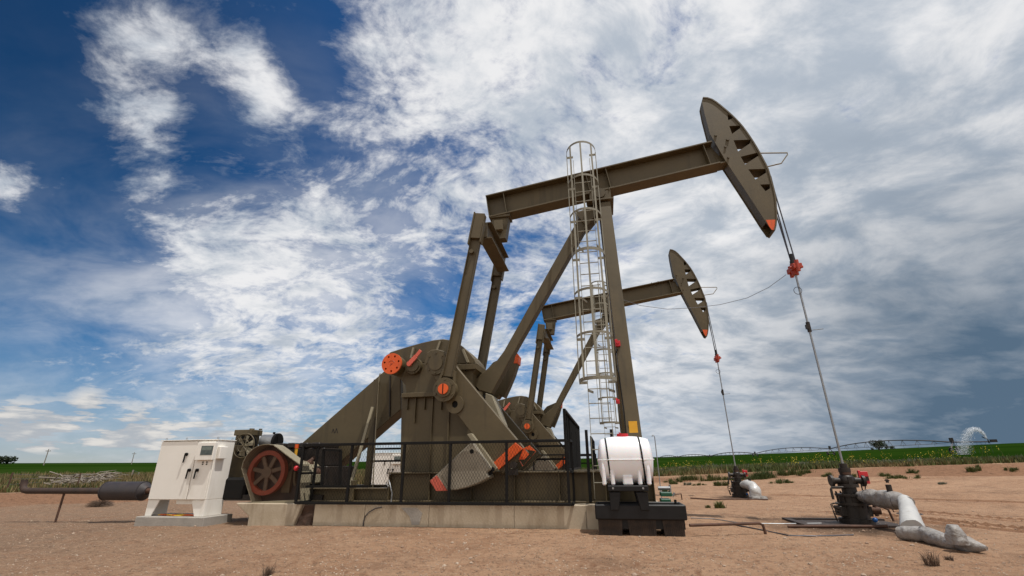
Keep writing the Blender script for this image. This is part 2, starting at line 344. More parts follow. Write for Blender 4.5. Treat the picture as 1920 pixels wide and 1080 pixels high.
        for q in sorted(set(owner)):
            m_ = MB(); idx = {}
            for i in range(n):
                if owner[i] == q: idx[i] = len(m_.v); m_.v.append(s.v[i])
            for f, sm in zip(s.f, s.sm):
                if owner[f[0]] == q: m_.f.append(tuple(idx[i] for i in f)); m_.sm.append(sm)
            out.append(m_)
        return out
    def build(s, name, m_, parent=None, bev=0.0):
        if name in SPLIT:
            r_ = None
            for g in s.groups(): r_ = g.build(SPLIT[name], m_, parent, bev)
            return r_
        me = bpy.data.meshes.new(name)
        o = V((0, 0, 0)); root = parent
        while root is not None and root.parent: root = root.parent
        if root is not None: o = root.location
        me.from_pydata([(x-o.x, y-o.y, z-o.z) for x, y, z in s.v], [], s.f); me.update()
        for p, f in zip(me.polygons, s.sm): p.use_smooth = f
        me.materials.append(m_)
        ob = bpy.data.objects.new(name, me); col.objects.link(ob)
        if parent is not None: ob.parent = parent
        if bev:
            b = ob.modifiers.new('edge', 'BEVEL'); b.width = bev; b.segments = 1; b.limit_method = 'ANGLE'; b.angle_limit = R(40)
        return ob
def plate(name, outer, holes, y0, y1, m_, parent, bev=0.0):
    cu_ = bpy.data.curves.new(name, 'CURVE'); cu_.dimensions = '2D'; cu_.fill_mode = 'BOTH'
    root = parent
    while root.parent: root = root.parent
    o = root.location
    for poly in [outer]+holes:
        sp_ = cu_.splines.new('POLY'); sp_.points.add(len(poly)-1); sp_.use_cyclic_u = True
        for i, (x, z) in enumerate(poly): sp_.points[i].co = (x-o.x, z-o.z, 0, 1)
    cu_.extrude = abs(y1-y0)/2
    t = bpy.data.objects.new('t', cu_); col.objects.link(t)
    dg = bpy.context.evaluated_depsgraph_get(); dg.update()
    me = bpy.data.meshes.new_from_object(t.evaluated_get(dg)); col.objects.unlink(t); bpy.data.objects.remove(t)
    yc = (y0+y1)/2-o.y
    for v in me.vertices: x, z, e = v.co; v.co = (x, yc-e, z)
    me.materials.clear(); me.materials.append(m_)
    me.update(); ob = bpy.data.objects.new(name, me); col.objects.link(ob); ob.parent = parent
    return ob
def thing(name, label, cat, loc, group=None):
    o = bpy.data.objects.new(name, None); col.objects.link(o); o.location = loc; o.empty_display_size = 0.2
    o['label'] = label; o['category'] = cat
    if group: o['group'] = group
    return o
def tag(o, label=None, cat=None, group=None, kind=None):
    for k, v in (('label', label), ('category', cat), ('group', group), ('kind', kind)):
        if v: o[k] = v
    return o
def dup(root, delta, label=None, group=None):
    def rec(o, par):
        c = o.copy(); col.objects.link(c); c.parent = par
        for ch in list(o.children): rec(ch, c)
        return c
    r = rec(root, None); r.location = root.location + V(delta)
    if label: r['label'] = label
    if group: r['group'] = group
    return r
def z3(x, y): return (680+x/4.155, 600+y/4.155)
def z4(x, y): return (660+x/4.364, 790+y/4.364)
def Wp(pts, y, f=None): return [W(*(f(*p) if f else p), y) for p in pts]
T2 = V((0.289, 9.828, -0.10))

# ------------------------------------------------------------------ terrain
def lerp(x, xs, ys):
    if x <= xs[0]: return ys[0]
    for i in range(1, len(xs)):
        if x <= xs[i]:
            t = (x-xs[i-1])/(xs[i]-xs[i-1]); return ys[i-1]+(ys[i]-ys[i-1])*t
    return ys[-1]
def gz(x, y):
    dx = x-CAM.x; dy = y-CAM.y; d = math.hypot(dx, dy); az_ = math.degrees(math.atan2(dx, dy))
    toe = lerp(az_, [-60, -35, -10, 10], [25, 25, 32, 35])
    zt = lerp(az_, [-60, 6, 19, 28, 35, 60], [.05, .05, .40, .46, .54, .54])
    zc = lerp(az_, [-60, -40, 6, 19.5, 28, 35, 60], [.42, .38, .36, .78, .98, 1.14, 1.14])
    al = lerp(az_, [-60, -27, 6, 19.5, 28, 35, 60], [.46, .43, .62, .86, 1.08, 1.27, 1.35])
    near = lerp(az_, [-60, -45, -30, 5, 25, 60], [.06, .10, .14, .15, .15, .15])
    wob = noise.noise(V((x*.35, y*.35, 0)))
    if d < 75:
        toe += wob*1.2
        zz = lerp(d, [14, 20, toe, toe+3.0, 70], [near, .0+.0*near, zt, zc, max(zc+.05, 1.3-.0085*70 if az_ < -20 else zc+.1)])
    else:
        z70 = max(zc+.05, 1.3-.0085*70 if az_ < -20 else zc+.1); zf = 1.3+600*math.tan(R(al))
        zz = lerp(d, [70, 600, 3000], [z70, zf, zf])
    if d < 60:
        zz += (wob*.02 + noise.noise(V((x*1.3, y*1.3, 3)))*.010) * (1 if d > 13 else .5)
        if d < 26: zz += noise.noise(V((x*6, y*6, 5)))*.009+noise.noise(V((x*13, y*13, 8)))*.004
    # wheel ruts on the right of the pad
    for (ax, ay, bx, by, wd_, dp) in RUTS:
        ex, ey = bx-ax, by-ay; l2 = ex*ex+ey*ey; t = ((x-ax)*ex+(y-ay)*ey)/l2
        if -.1 < t < 1.1:
            dd = abs((x-ax)*ey-(y-ay)*ex)/math.sqrt(l2) + .12*noise.noise(V((x*.5, y*.5, 9)))
            q = abs(dd)/wd_
            if q < 2: zz += dp*(-math.exp(-q*q*2.2)+.45*math.exp(-(q-1.25)**2*9))*min(1, (t+.1)*5, (1.1-t)*5)
    return zz
def Gp(u, v, z=.1):
    r = ray(u, v); k = (z-CAM.z)/r.z; p = CAM+r*k; return p
RUTS = []
for (a, b, wdt, dpt) in [((1560, 962), (1990, 1006), .16, .14), ((1600, 948), (1990, 985), .16, .13), ((1440, 925), (1960, 940), .2, .05), ((1500, 915), (1930, 905), .2, .05), ((0, 975), (230, 962), .12, .03)]:
    A_ = Gp(*a, .12); B_ = Gp(*b, .12); RUTS.append((A_.x, A_.y, B_.x, B_.y, wdt, dpt))
def sector(name, rads, azs, m_):
    vs = []; fs = []; n = len(azs)
    for d in rads:
        for a in azs:
            x = CAM.x+d*math.sin(R(a)); y = CAM.y+d*math.cos(R(a)); vs.append((x, y, gz(x, y)))
    closed = abs((azs[-1]-azs[0])-360) < 1e-6
    for i in range(len(rads)-1):
        for j in range(n-1): fs.append((i*n+j, i*n+n+j, i*n+n+j+1, i*n+j+1)[::-1])
    me = bpy.data.meshes.new(name); me.from_pydata(vs, [], fs); me.update()
    for p in me.polygons: p.use_smooth = True
    me.materials.append(m_); o = bpy.data.objects.new(name, me); col.objects.link(o); o['kind'] = 'structure'; return o
def dirt_material():
    M = bpy.data.materials.new('sandy_gravel_pad'); M.use_nodes = True; t = M.node_tree; b = t.nodes['Principled BSDF']
    b.inputs['Roughness'].default_value = 0.95; b.inputs['Specular IOR Level'].default_value = 0.15
    nd = t.nodes; lk = t.links; geo = nd.new('ShaderNodeNewGeometry'); pos = geo.outputs['Position']
    def nz(s, d=6, r=.6, w=None):
        n = nd.new('ShaderNodeTexNoise'); lk.new(w or pos, n.inputs['Vector']); n.inputs['Scale'].default_value = s
        n.inputs['Detail'].default_value = d; n.inputs['Roughness'].default_value = r; return n.outputs['Fac']
    def mr(x, a, b_, c=0, e=1):
        n = nd.new('ShaderNodeMapRange'); lk.new(x, n.inputs['Value']); n.inputs['From Min'].default_value = a; n.inputs['From Max'].default_value = b_
        n.inputs['To Min'].default_value = c; n.inputs['To Max'].default_value = e; return n.outputs[0]
    def mix(f, a, b_, mode='MIX'):
        n = nd.new('ShaderNodeMix'); n.data_type = 'RGBA'; n.blend_type = mode
        for s_, v in ((n.inputs['Factor'], f), (n.inputs[6], a), (n.inputs[7], b_)):
            if isinstance(v, bpy.types.NodeSocket): lk.new(v, s_)
            else: s_.default_value = v
        return n.outputs[2]
    sxyz = nd.new('ShaderNodeSeparateXYZ'); lk.new(pos, sxyz.inputs[0])
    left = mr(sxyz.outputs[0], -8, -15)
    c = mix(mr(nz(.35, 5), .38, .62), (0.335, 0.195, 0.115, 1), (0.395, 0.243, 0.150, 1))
    c = mix(left, c, (0.20, 0.130, 0.085, 1))  # left ground greyer, with lens corner darkening put into its colour
    c = mix(mr(nz(2.1, 7, .7), .46, .66, 0, .75), c, (0.235, 0.125, 0.072, 1))
    c = mix(mr(nz(28, 4, .7), .50, .66, 0, .6), c, (0.46, 0.32, 0.21, 1))
    c = mix(mr(nz(60, 3, .7), .55, .70, 0, .6), c, (0.13, 0.075, 0.045, 1))
    vo = nd.new('ShaderNodeTexVoronoi'); lk.new(pos, vo.inputs['Vector']); vo.inputs['Scale'].default_value = 34
    peb = mr(vo.outputs['Distance'], .22, .40, 1, 0)
    sel = mr(nz(7, 3), .50, .58)
    mm = nd.new('ShaderNodeMath'); mm.operation = 'MULTIPLY'; lk.new(peb, mm.inputs[0]); lk.new(sel, mm.inputs[1])
    pc = mix(mr(vo.outputs['Color'], .2, .8), (0.27, 0.18, 0.12, 1), (0.50, 0.39, 0.29, 1))
    m3 = nd.new('ShaderNodeMath'); m3.operation = 'MULTIPLY'; lk.new(mm.outputs[0], m3.inputs[0]); m3.inputs[1].default_value = .75
    c = mix(m3.outputs[0], c, pc)
    c = mix(mr(nz(.55, 6, .65), .54, .64, 0, .5), c, (0.19, 0.115, 0.072, 1))
    c = mix(mr(nz(9, 6, .75), .52, .66, 0, .55), c, (0.42, 0.285, 0.185, 1))
    # oil soaked sand round the two wells
    for (ox, oy, rr) in ((-.25, -.15, 1.45), (T2.x, T2.y-.3, 1.0)):
        dn_ = nd.new('ShaderNodeVectorMath'); dn_.operation = 'DISTANCE'; lk.new(pos, dn_.inputs[0]); dn_.inputs[1].default_value = (ox, oy, .1)
        ad_ = nd.new('ShaderNodeMath'); ad_.operation = 'MULTIPLY_ADD'; lk.new(nz(1.6, 5), ad_.inputs[0]); ad_.inputs[1].default_value = 1.6*rr; lk.new(dn_.outputs['Value'], ad_.inputs[2])
        c = mix(mr(ad_.outputs[0], rr*1.35, rr*2.1, .85, 0), c, (0.045, 0.028, 0.019, 1))
    # clay of the cut bank round the pad
    nrm = nd.new('ShaderNodeSeparateXYZ'); lk.new(geo.outputs['Normal'], nrm.inputs[0])
    bank = mr(nrm.outputs[2], .9992, .994, 0, .85)
    c = mix(bank, c, (0.22, 0.115, 0.065, 1))
    lk.new(c, b.inputs['Base Color'])
    ad = nd.new('ShaderNodeMath'); ad.operation = 'MULTIPLY_ADD'; lk.new(nz(22, 8, .75), ad.inputs[0]); ad.inputs[1].default_value = .8; lk.new(mm.outputs[0], ad.inputs[2])
    bp = nd.new('ShaderNodeBump'); bp.inputs['Strength'].default_value = 1.0; bp.inputs['Distance'].default_value = .045
    lk.new(ad.outputs[0], bp.inputs['Height']); lk.new(bp.outputs[0], b.inputs['Normal'])
    return M
def field_material(name, ca, cb_, cc, s1, s2, rows=False):
    M = bpy.data.materials.new(name); M.use_nodes = True; t = M.node_tree; b = t.nodes['Principled BSDF']
    b.inputs['Roughness'].default_value = 1; b.inputs['Specular IOR Level'].default_value = 0
    nd = t.nodes; lk = t.links; geo = nd.new('ShaderNodeNewGeometry')
    def nz(s, d=5):
        n = nd.new('ShaderNodeTexNoise'); lk.new(geo.outputs['Position'], n.inputs['Vector']); n.inputs['Scale'].default_value = s; n.inputs['Detail'].default_value = d; return n.outputs['Fac']
    def mix(f, a, b_):
        n = nd.new('ShaderNodeMix'); n.data_type = 'RGBA'; lk.new(f, n.inputs['Factor'])
        for s_, v in ((n.inputs[6], a), (n.inputs[7], b_)):
            if isinstance(v, bpy.types.NodeSocket): lk.new(v, s_)
            else: s_.default_value = (*v, 1)
        return n.outputs[2]
    def mr(x, a, b_):
        n = nd.new('ShaderNodeMapRange'); lk.new(x, n.inputs['Value']); n.inputs['From Min'].default_value = a; n.inputs['From Max'].default_value = b_; return n.outputs[0]
    c = mix(mr(nz(s1), .4, .6), ca, cb_); c = mix(mr(nz(s2), .55, .7), c, cc)
    lk.new(c, b.inputs['Base Color'])
    bp = nd.new('ShaderNodeBump'); bp.inputs['Strength'].default_value = .6; bp.inputs['Distance'].default_value = .3
    lk.new(nz(1.5, 8), bp.inputs['Height']); lk.new(bp.outputs[0], b.inputs['Normal'])
    return M
def gs(a, b, k):
    r = [a]
    while r[-1]*k < b: r.append(r[-1]*k)
    r.append(b); return r
front = [-66+.3*i for i in range(int(116/.3)+1)]
back = [front[-1]+(360-(front[-1]-front[0]))*i/60 for i in range(61)]
DIRT = dirt_material()
GR = gs(1.0, 42.0, 1.008)
g_ = sector('ground', GR, front, DIRT)
g2 = sector('ground_behind', [0.5]+gs(1.0, 42, 1.2), back, DIRT)
gc = MB(); nn = 48
gc.add([(CAM.x, CAM.y, gz(CAM.x, CAM.y))]+[(CAM.x+1.02*math.sin(2*math.pi*i/nn), CAM.y+1.02*math.cos(2*math.pi*i/nn), gz(CAM.x+1.02*math.sin(2*math.pi*i/nn), CAM.y+1.02*math.cos(2*math.pi*i/nn))-.004) for i in range(nn)], [(0, 1+(i+1)%nn, 1+i) for i in range(nn)])
# join the patches into one ground sheet
import bmesh
bm = bmesh.new()
for o in (g_, g2): bm.from_mesh(o.data)
gm = gc.build('gtmp', DIRT); bm.from_mesh(gm.data)
bm.to_mesh(g_.data)
for p in g_.data.polygons: p.use_smooth = True
for o in (g2, gm): bpy.data.objects.remove(o)
VERGE = field_material('rough_verge', (0.075, 0.06, 0.02), (0.05, 0.055, 0.012), (0.16, 0.10, 0.055), .25, .12)
CROP = field_material('green_crop', (0.010, 0.028, 0.003), (0.015, 0.037, 0.004), (0.024, 0.045, 0.008), .02, .01)
FARH = field_material('far_dry_land', (0.12, 0.07, 0.045), (0.09, 0.06, 0.04), (0.03, 0.04, 0.015), .008, .004)
allaz = [-66+1.0*i for i in range(361)]
sector('verge', gs(41.98, 78, 1.03), allaz, VERGE)
sector('crop_field', gs(77.98, 560, 1.06), allaz, CROP)
sector('far_land', gs(559.9, 5000, 1.2), allaz, FARH)

# ================================================================== PUMPJACK
def make_pumpjack():
    r = thing('pumpjack', 'nearer, larger looking olive pumpjack standing right behind the white tank', 'pumpjack', (-6.5, 0, .55), 'olive pumpjacks')
    CT = .565                                    # top of the concrete
    # --- base frame: two deep I beams on the wide part, lower skid to the left
    b = MB(); zt = W(728, 886, -1.0)[1]
    xl = W(728, 886, -1.0)[0]; xr = -3.85
    hb = zt-CT
    for y in (-.85, .85):
        b.ibeam((xl, y, CT+hb/2+.003), (xr, y, CT+hb/2+.003), .30, hb, .03, .02, (0, 1, 0))
        for i in range(7):
            x = xl+.02+(xr-xl-.04)*i/6; b.box(x-.01, x+.01, y-.135, y+.135, CT+.036, zt-.034)
    for x in (xl+.05, -7.2, -5.6, xr-.06): b.box(x-.05, x+.05, -.69, .69, CT+.05, zt-.05)
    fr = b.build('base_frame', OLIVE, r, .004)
    b = MB(); zl = W(650, 915, -.9)[1]
    for y in (-.85, .85): b.ibeam((-12.0, y, (CT+zl)/2), (xl-.012, y, (CT+zl)/2), .24, zl-CT, .022, .015, (0, 1, 0))
    for x in (-11.6, -10.9, -10.1): b.box(x-.04, x+.04, -.72, .72, CT+.03, zl-.03)
    b.box(-10.35, -10.27, -1.0, -.86, CT+.02, zl+.16)
    b.build('skid_frame', OLIVE, r, .004)
    # --- pedestal under the gear box
    p0 = W(753, 740, -.55); p1 = W(752, 884, -.55); pr = W(884, 740, -.55)
    b = MB(); b.prism([(p1[0]-.02, zt+.002), (p0[0], p0[1]), (pr[0], p0[1]), (pr[0]+.12, zt+.002)], -.55, .55)
    for u in (771, 800, 838): # stiffeners
        x, z = W(u, 745, -.55); zz = W(u, 884, -.55)[1]
    for u, vb in ((766, 768), (781, 793), (798, 768), (829, 768)):
        x, z = W(u, 746, -.56); z2 = W(u, vb, -.56)[1]; b.box(x-.012, x+.012, -.62, -.548, z2, p0[1]-.002)
    for u in (812, 843):
        x, z = W(u, 746, -.56); b.box(x-.02, x+.02, -.60, -.548, zt+.004, p0[1]-.002)
    pd = b.build('pedestal', OLIVE, r, .006)
    f0 = W(752, 737, -.72); f1 = W(752, 745, -.72); f2 = W(886, 737, -.72)
    MB().box(f0[0], f2[0]+.1, -.70, .70, f1[1], f0[1]).build('bed_plate', OLIVE, r, .006)
    # --- gear box
    yg = -.52
    low = Wp([(762,736),(760,722),(752,712),(738,700),(728,694),(716,688),(716,680),(893,683),(893,692),(886,700),(884,736)], yg)
    low[0] = (low[0][0], f0[1]+.003); low[-1] = (low[-1][0], f0[1]+.003)
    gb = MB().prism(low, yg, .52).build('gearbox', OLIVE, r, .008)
    cov = Wp([(722,679),(722,670),(730,660),(745,655),(765,649),(790,642),(812,637),(830,635),(845,637),(856,641),(868,650),(880,661),(889,672),(893,682)], yg)
    cov = [cov[0]]+cov[1:]
    MB().prism(cov, yg+.03, .49).build('gearbox_cover', OLIVE, gb, .015)
    b = MB()
    for (a, c) in (((776,652),(771,672)), ((826,640),(819,660)), ((868,655),(878,680))):
        (xa, za), (xc, zc_) = W(*a, yg), W(*c, yg); b.bar((xa, yg+.0, za), (xc, yg+.0, zc_), .05, .08, (1, 0, 0))
    b.build('cover_rib', OLIVE2, gb)
    b = MB(); q0 = W(856, 684, -.6); q1 = W(893, 688, -.6); b.box(q0[0], q1[0], -.62, .62, q1[1]-.05, q0[1]); b.build('split_flange', OLIVE, gb, .004)
    b = MB()
    for i in range(9):
        xx = q0[0]+.05+(q1[0]-q0[0]-.1)*(i % 3)/2; yy = (-.585, .585, -.585)[i//3]
        b.cyl((xx, yy, q1[1]-.09), (xx, yy, q0[1]+.05), .02, n=6)
    b.build('flange_bolts', OLIVE, gb)
    # shaft bosses + orange disc
    c = W(734, 681.5, -.86); b = MB(); b.cyl((c[0], -.50, c[1]), (c[0], -.80, c[1]), .235, n=28); b.build('shaft_housing', OLIVE, gb)
    b = MB(); rd = .255
    disc = [(c[0]+rd*math.cos(2*math.pi*i/36), c[1]+rd*math.sin(2*math.pi*i/36)) for i in range(36)]
    holes = [[(c[0]+.185*math.cos(2*math.pi*(k+.3)/7)+.026*math.cos(2*math.pi*i/10), c[1]+.185*math.sin(2*math.pi*(k+.3)/7)+.026*math.sin(2*math.pi*i/10)) for i in range(10)] for k in range(7)]
    dsc = plate('brake_disc', disc, holes, -.86, -.815, ORANGE, gb)
    b = MB(); b.cyl((c[0], -.80, c[1]), (c[0], -.812, c[1]), .235, n=28); b.build('disc_backing', BLACK, gb)
    b = MB(); arc = [(c[0]+.075*math.cos(R(a)), -.861, c[1]+.01+.06*math.sin(R(a))) for a in range(10, 175, 15)]
    b.tube(arc, .0045, 4); b.bar((c[0]-.03, -.862, c[1]-.04), (c[0]+.035, -.862, c[1]), .012, .004, (0, 0, 1)); b.bar((c[0]-.025, -.862, c[1]-.012), (c[0]+.0, -.862, c[1]+.012), .010, .004, (0, 0, 1))
    b.build('stamped_emblem', FLYRED, dsc)
    c2 = W(773, 685, -.7); b = MB(); b.cyl((c2[0], -.50, c2[1]), (c2[0], -.66, c2[1]), .20, n=24); b.cyl((c2[0], -.66, c2[1]), (c2[0], -.70, c2[1]), .15, n=24)
    for k in range(6): b.cyl((c2[0]+.17*math.cos(k), -.66, c2[1]+.17*math.sin(k)), (c2[0]+.17*math.cos(k), -.685, c2[1]+.17*math.sin(k)), .016, n=6)
    b.build('shaft_housing', OLIVE, gb, .004)
    a1 = W(767, 682, -.75); a2 = W(789, 657, -.75); mid = W(780, 668, -.75)
    MB().bar((a1[0], -.745, a1[1]), (mid[0], -.745, mid[1]), .11, .035, (1, 0, .6)).bar((mid[0], -.748, mid[1]), (a2[0], -.748, a2[1]), .085, .03, (1, 0, .6)).cyl((a1[0], -.70, a1[1]), (a1[0], -.768, a1[1]), .06, n=14).build('brake_lever', REDPALE, gb, .004)
    # slow shaft
    hub = W(820, 680, -1.0); hx, hz = -8.45, 3.50
    MB().cyl((hx, -1.14, hz), (hx, 1.14, hz), .20, n=24).build('crank_shaft', DARK, gb)
    # --- cranks
    yf, yb = -1.12, -.92
    cr = Wp([(797,672),(800,662),(808,656),(820,655),(832,658),(842,666),(858,690),(990,849),(942,889),(858,778),(835,740),(820,716),(800,690)], yf)
    pin = W(835, 731, -1.25)
    for s in (1, -1):
        y0, y1 = (yf, yb) if s == 1 else (-yb, -yf)
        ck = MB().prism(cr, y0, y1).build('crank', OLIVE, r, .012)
        yo = yf if s == 1 else -yf
        # hub face and pin hole bosses
        b = MB(); b.cyl((hx, yo, hz), (hx, yo-.05*s, hz), .27, n=28); b.cyl((hx, yo-.05*s, hz), (hx, yo-.07*s, hz), .17, n=24)
        for k in range(8): b.cyl((hx+.225*math.cos(k*.785), yo-.05*s, hz+.225*math.sin(k*.785)), (hx+.225*math.cos(k*.785), yo-.075*s, hz+.225*math.sin(k*.785)), .02, n=6)
        b.build('hub', OLIVE, ck, .004)
        e = W(854, 758.5, yf); ring = [(e[0]+.20*math.cos(i*.2618), e[1]+.20*math.sin(i*.2618)) for i in range(24)]
        hole = [(e[0]+.07*math.cos(i*.5236), e[1]+.08*math.sin(i*.5236)) for i in range(12)]
        plate('pin_boss', ring, [hole], yo-.055*s, yo-.002*s, OLIVE, ck)
        MB().cyl((e[0], yo-.004*s, e[1]), (e[0], yo-.001*s, e[1]), .075, n=12).build('pin_hole', BLACK, ck)
        # red edge lines (worn paint)
        if s == 1:
            ring_a = Wp([(967,830),(981,841.5),(936,880.5),(926,868)], yf-.01)
            MB().prism(ring_a, yo-.07, yo-.004).build('orange_clamp', ORANGE, ck, .004)
            dia = Wp([(1400,222),(1452,198),(1503,245),(1398,368),(1366,312)], yf-.03, z4); hl = Wp([(1381,266),(1411,226),(1449,268),(1411,312)], yf-.03, z4)
            plate('orange_end_plate', dia, [hl], yo-.04, yo+.03, ORANGE, ck)
            st = Wp([(879,815),(887,813),(935,878),(927,886)], yo-.02)
            MB().prism(st, yo-.16, yo-.004).build('mounting_rail', OLIVE2, ck, .006)
            wpoly = Wp([(958,190),(640,485),(648,503),(690,567),(780,567),(860,561),(950,539),(1040,506),(1130,457),(1104,420),(1143,390),(990,170)], -1.4, z4)
            cw = MB().prism(wpoly, -1.44, -1.00).build('counterweight', WEIGHTM, ck, .018)
            tip = Wp([(693,441),(638,486),(646,505),(690,570),(783,569)], -1.445, z4)
            MB().prism(tip, -1.452, -.99).build('painted_tip', REDPALE, cw, .004)
            h = W(*z4(980, 246), -1.44); MB().cyl((h[0], -1.446, h[1]), (h[0], -1.43, h[1]), .045, n=14).build('lifting_hole', BLACK, cw)
            (xa, za), (xb, zb) = W(*z4(728, 438), -1.442), W(*z4(800, 560), -1.442)
            MB().bar((xa, -1.441, za), (xb, -1.441, zb), .012, .006, (0, 1, 0)).build('weld_seam', OLIVE, cw)
            # notch bolts
            b = MB()
            for (zx, zy) in ((1135, 405), (1150, 392), (1128, 420)):
                q = W(*z4(zx, zy), -1.3); b.cyl((q[0], -1.33, q[1]), (q[0], -1.2, q[1]), .045, n=8)
            b.build('clamp_bolts', BLACK, cw)
            b = MB(); q = W(963, 872, -1.2); b.cyl((q[0], -1.26, q[1]), (q[0], -1.13, q[1]), .07, n=12); q2_ = W(956, 881, -1.2); b.box(q2_[0]-.05, q2_[0]+.16, -1.22, -1.14, q2_[1]-.1, q2_[1]+.02)
            b.build('clamp_screw', DARK, ck)
        else:
            yw = 1.36
            wp2 = Wp([(1197,253),(1214,275),(1208,335),(1180,425),(1140,522),(1102,604),(1068,586),(1052,612),(985,600),(900,470),(1020,330)], 1.0, z3)
            cw = MB().prism(wp2, .95, 1.32).build('counterweight', OLIVE, ck, .018)
            tp = Wp([(1197,250),(1217,275),(1210,338),(1176,338)], .94, z3)
            MB().prism(tp, .94, 1.33).build('painted_tip', ORANGE, cw, .004)
    # --- pitman arms
    PT = W(896, 432, -1.24)
    zeq = PT[1]-.05; xeq = PT[0]+.02
    for s in (-1, 1):
        y = 1.24*s
        a = V((pin[0], y, pin[1])); t = V((PT[0], y, PT[1])); d = (t-a).normalized()
        b = MB(); q = d.cross(V((0, 1, 0)))
        s0 = a+d*.30; e0 = t
        b.bar(s0, e0, .255, .018, (0, 0, 1) if False else q)          # web facing outwards
        for sg in (-1, 1): b.bar(s0+q*(.119*sg), e0+q*(.119*sg), .018, .13, q)
        pm = b.build('pitman_arm', OLIVE, r, .004)
        b = MB(); b.cyl(a+V((0, -.09, 0)), a+V((0, .09, 0)), .265, n=32); b.cyl(a+V((0, .10*s, 0)), a+V((0, .145*s, 0)), .17, n=28)
        for k in range(6):
            o_ = V((.215*math.cos(k*1.047+.5), 0, .215*math.sin(k*1.047+.5))); b.cyl(a+o_+V((0, .09*s, 0)), a+o_+V((0, .115*s, 0)), .02, n=6)
        for sg in (-1, 1): b.bar(a+q*(.20*sg)+d*.05, s0+q*(.13*sg)+d*.14, .05, .10, q)
        b.build('wrist_pin_bearing', OLIVE, pm, .004)
        b = MB(); b.cyl(a+V((0, .146*s, 0)), a+V((0, .185*s, 0)), .115, n=22); b.build('pin_cap', ORANGE, pm)
        b = MB(); b.box(a.x-.012, a.x+.012, a.y+.186*s-.002, a.y+.186*s+.002, a.z-.11, a.z+.11); b.build('pin_slot', BLACK, pm)
        b = MB(); p_ = V((0, 1, 0))
        b.bar(t-d*.26, t+d*.44, .25, .20, q); b.bar(t-d*.44+q*.145, t+d*.46+q*.145, .035, .25, q); b.bar(t-d*.36-q*.145, t+d*.2-q*.145, .03, .22, q)
        b.cyl(t-d*.62+q*.03+V((0,-.10,0)), t-d*.62+q*.03+V((0,.10,0)), .055, n=10)
        b.build('pitman_head', OLIVE, pm, .008)
        MB().cyl(a-V((0, .1*s, 0)), V((a.x, 1.05*s, a.z)), .11, n=16).build('wrist_pin', DARK, pm)
    # --- equalizer
    b = MB(); ex, ez = PT[0]+.16, PT[1]+.02
    b.prism([(ex-.05, ez-.16), (ex+.05, ez-.16), (ex+.05, ez+.24), (ex-.05, ez+.24)], -1.12, 1.12)
    b.box(ex-.17, ex+.17, -1.10, 1.10, ez-.195, ez-.163); b.box(ex-.17, ex+.17, -1.10, 1.10, ez+.243, ez+.27)
    eq = b.build('equalizer_beam', OLIVE, r, .006)
    # --- walking beam
    A0 = V((W(910, 366, -.22)[0], 0, W(910, 366, -.22)[1])); B0 = V((W(1337, 262.7, -.22)[0], 0, W(1337, 262.7, -.22)[1]))
    u = (B0-A0).normalized(); n = V((-u.z, 0, u.x)); dep = .735
    ca = A0-n*(dep/2); cbm = B0-n*(dep/2)-u*.03
    b = MB(); b.ibeam(ca, cbm, .44, dep, .04, .03, (0, 1, 0))
    Lb = (B0-A0).length
    b.bar(cbm-n*(dep/2-.02)+u*.0, cbm-n*(dep/2-.02)+u*.24, .36, .04, (0, 1, 0))
    q0_, q1_, q2_ = cbm+n*(dep/2-.06), cbm-n*(dep/2-.045), cbm-n*(dep/2-.045)+u*.22; b.prism([(q0_.x, q0_.z), (q1_.x, q1_.z), (q2_.x, q2_.z)], -.014, .014)
    for s_ in (.0, .50, 2.86, 3.42, Lb*.955):
        c_ = ca+u*(s_+.012)
        for sg in (-1, 1): b.bar(c_-n*(dep/2-.045)+V((0, .115*sg, 0)), c_+n*(dep/2-.045)+V((0, .115*sg, 0)), .19, .018, (0, 1, 0))
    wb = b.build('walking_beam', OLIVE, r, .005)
    b = MB()
    for s_ in (.35, 3.0, 5.3, 5.6):
        c_ = A0+u*s_; b.cyl(c_+V((0, -.1, 0)), c_+V((0, -.1, 0))+n*.06, .02, n=6)
        b.box(c_.x-.09, c_.x+.09, -.05, .05, c_.z-.0, c_.z+.05)
    b.build('beam_lugs', OLIVE, wb)
    # tail bearing hanging under the beam
    c_ = ca+u*.32-n*(dep/2); b = MB()
    b.box(c_.x-.28, c_.x+.28, -.20, .20, c_.z-.06, c_.z+.02)
    b.prism([(c_.x-.24, c_.z-.06), (c_.x+.24, c_.z-.06), (c_.x+.14, ez+.27), (c_.x-.20, ez+.27)], -.14, .14)
    b.cyl((c_.x-.04, -.26, (c_.z+ez+.24)/2), (c_.x-.04, .26, (c_.z+ez+.24)/2), .12, n=20)
    b.box(c_.x-.14, c_.x+.10, -.34, -.22, (c_.z+ez+.24)/2-.16, (c_.z+ez+.24)/2+.13)
    b.build('equalizer_bearing', OLIVE, r, .006)
    # saddle bearing
    sd_ = W(1119.5, 363, -.35); sx, sz = sd_
    sb = ca+u*((sx-ca.x)/u.x)-n*(dep/2)
    b = MB(); b.bar(sb-u*.36-n*.028, sb+u*.40-n*.028, .62, .05, (0, 1, 0)); b.cyl((sb.x+.02, -.42, sb.z-.17), (sb.x+.02, .42, sb.z-.17), .14, n=24)
    for sg in (-1, 1):
        b.box(sb.x-.26, sb.x+.30, .30*sg-.08, .30*sg+.08, sb.z-.36, sb.z-.10)
        for dx in (-.22, .27): b.cyl((sb.x+dx, .38*sg, sb.z-.10), (sb.x+dx, .38*sg, sb.z-.02), .022, n=6)
    b.box(sb.x-.34, sb.x+.36, -.45, .45, sb.z-.405, sb.z-.362)
    b.build('saddle_bearing', OLIVE, r, .006)
    topz = sb.z-.41
